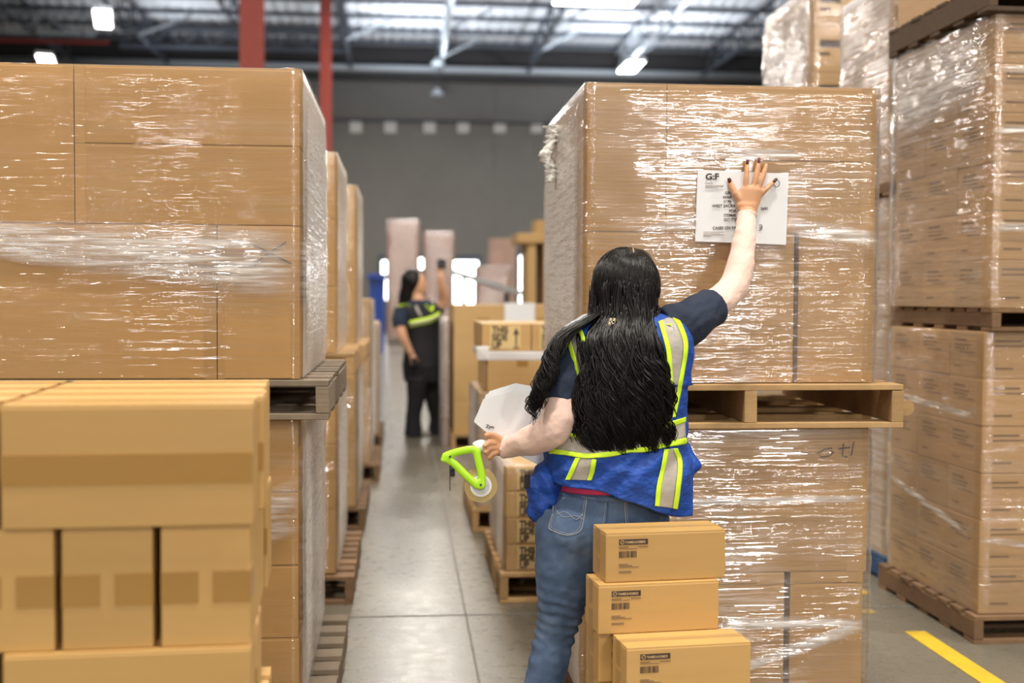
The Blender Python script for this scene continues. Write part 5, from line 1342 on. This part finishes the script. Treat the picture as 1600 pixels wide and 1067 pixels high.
for J in LG: limb(b, J, dense=12)
pp2(fused(b, 'body', SK2, .009, 3))
b = MB(); loft(b, T2[:6], dense=24, n=40); limb(b, [LA2[0][:3] + (.082,), (624, 500, Yp - .19, .078), (626, 511, Yp - .21, .074)]); limb(b, [RA2[0][:3] + (.08,), (684, 483, Yp + .16, .075), (688, 478, Yp + .15, .07)])
pp2(fused(b, 't_shirt', NAVY, .012, 4))
b = MB(); loft(b, [(l - 1.5, r + 1.5, y, Y, d + .012) for l, r, y, Y, d in T2[4:]], dense=14, n=40)
for (c0, c1) in (((652, 590), (646, 677)), ((674, 590), (683, 677))):
    Y0 = Yp + (-.09 if c0[0] < 660 else .09)
    limb(b, [(c0[0], c0[1], Y0, .115), (c0[0] * .6 + c1[0] * .4, 625, Y0, .088), (c1[0], 650, Y0, .078), (c1[0], 668, Y0, .088), (c1[0], 681, Y0, .098)], dense=14)
pp2(fused(b, 'trousers', BLACKC, .012, 4))
# vest over shirt, with lime stripes
b = MB(); V2 = [(l - 1.5, r + 1.5, y, Y, d + .02) for l, r, y, Y, d in T2[1:7]]; b.rings([ring_pts((l + r) / 2, y, Y, (r - l) / 2, d, 40) for l, r, y, Y, d in cat_rows(V2, 24)], caps=False)
v2 = b.build('hi_vis_vest', BLACKC, smooth=True); t2 = on_surface(v2); pp2(v2)
def rib2(path, hw, name='lime_trim', mt=LIME, off=.008):
    P = cat_rows(path, 16); b = MB(); b.rings([[ray_on(t2, x + hw[0] * k, y + hw[1] * k, off) for k in (-1, 0, 1)] for x, y in P], closed_u=False)
    o = b.build(name, mt, smooth=True); m_ = o.modifiers.new('t', 'SOLIDIFY'); m_.thickness = .004; pp2(o)
rib2([(640, 506), (655, 503), (672, 499), (686, 492)], (0, 5)); rib2([(641, 506.5), (655, 503.5), (672, 499), (685, 493)], (0, 2.2), 'reflective_stripe', GREYR, .014)
rib2([(617, 482), (626, 477), (636, 475), (642, 479)], (1.2, 1.6)); rib2([(661, 472), (667, 480), (673, 486), (676, 478)], (1.6, 1.2)); rib2([(650, 478), (654, 488), (658, 494)], (2, 0), 'reflective_stripe', GREYR)
b = MB(); blob(b, hc2 + Vector((-.035, 0, .02)), .115, .10, .135)
loft(b, [(626, 652, 440, Yp, .09), (624, 648, 455, Yp, .085), (622, 645, 468, Yp, .08), (623, 640, 478, Yp, .05)], dense=12)
o = fused(b, 'hair', HAIR, .01, 3); bm = bmesh.new(); bm.from_mesh(o.data)
bmesh.ops.delete(bm, geom=[v for v in bm.verts if v.co.x > hc2.x + .05 and v.co.z < hc2.z + .07], context='VERTS'); bm.to_mesh(o.data); bm.free(); pp2(o)
for J in LG:
    a = at(J[-1][0], 676, J[-1][2]); b = MB(); b.tube([Vector((a.x - .06, a.y, .04)), Vector((a.x + .05, a.y, .045)), Vector((a.x + .17, a.y, .03))], [.035, .045, .025], 14)
    s = pp2(fused(b, 'shoe', simple('grey trainer', (.35, .33, .3), .6), .01, 3))
    for v in s.data.vertices: v.co.z = max(v.co.z, .002)
gc = at(690, 413, Yp); tag(MB().box(-.045, .045, -.03, .03, -.05, .055, .012).build('handheld_scanner', simple('black plastic', (.012, .012, .014), .4), None, tuple(gc)), 'black handheld gadget raised by the far person', 'device')
gc = at(648, 565, Yp - .22); tag(MB().box(-.03, .03, -.02, .02, -.04, .04, .01).build('belt_pouch', BLACKC, None, tuple(gc)), 'small black pouch hanging at the hip of the far person', 'pouch')
# ---- everything else: loose film at the left lower load foot etc.
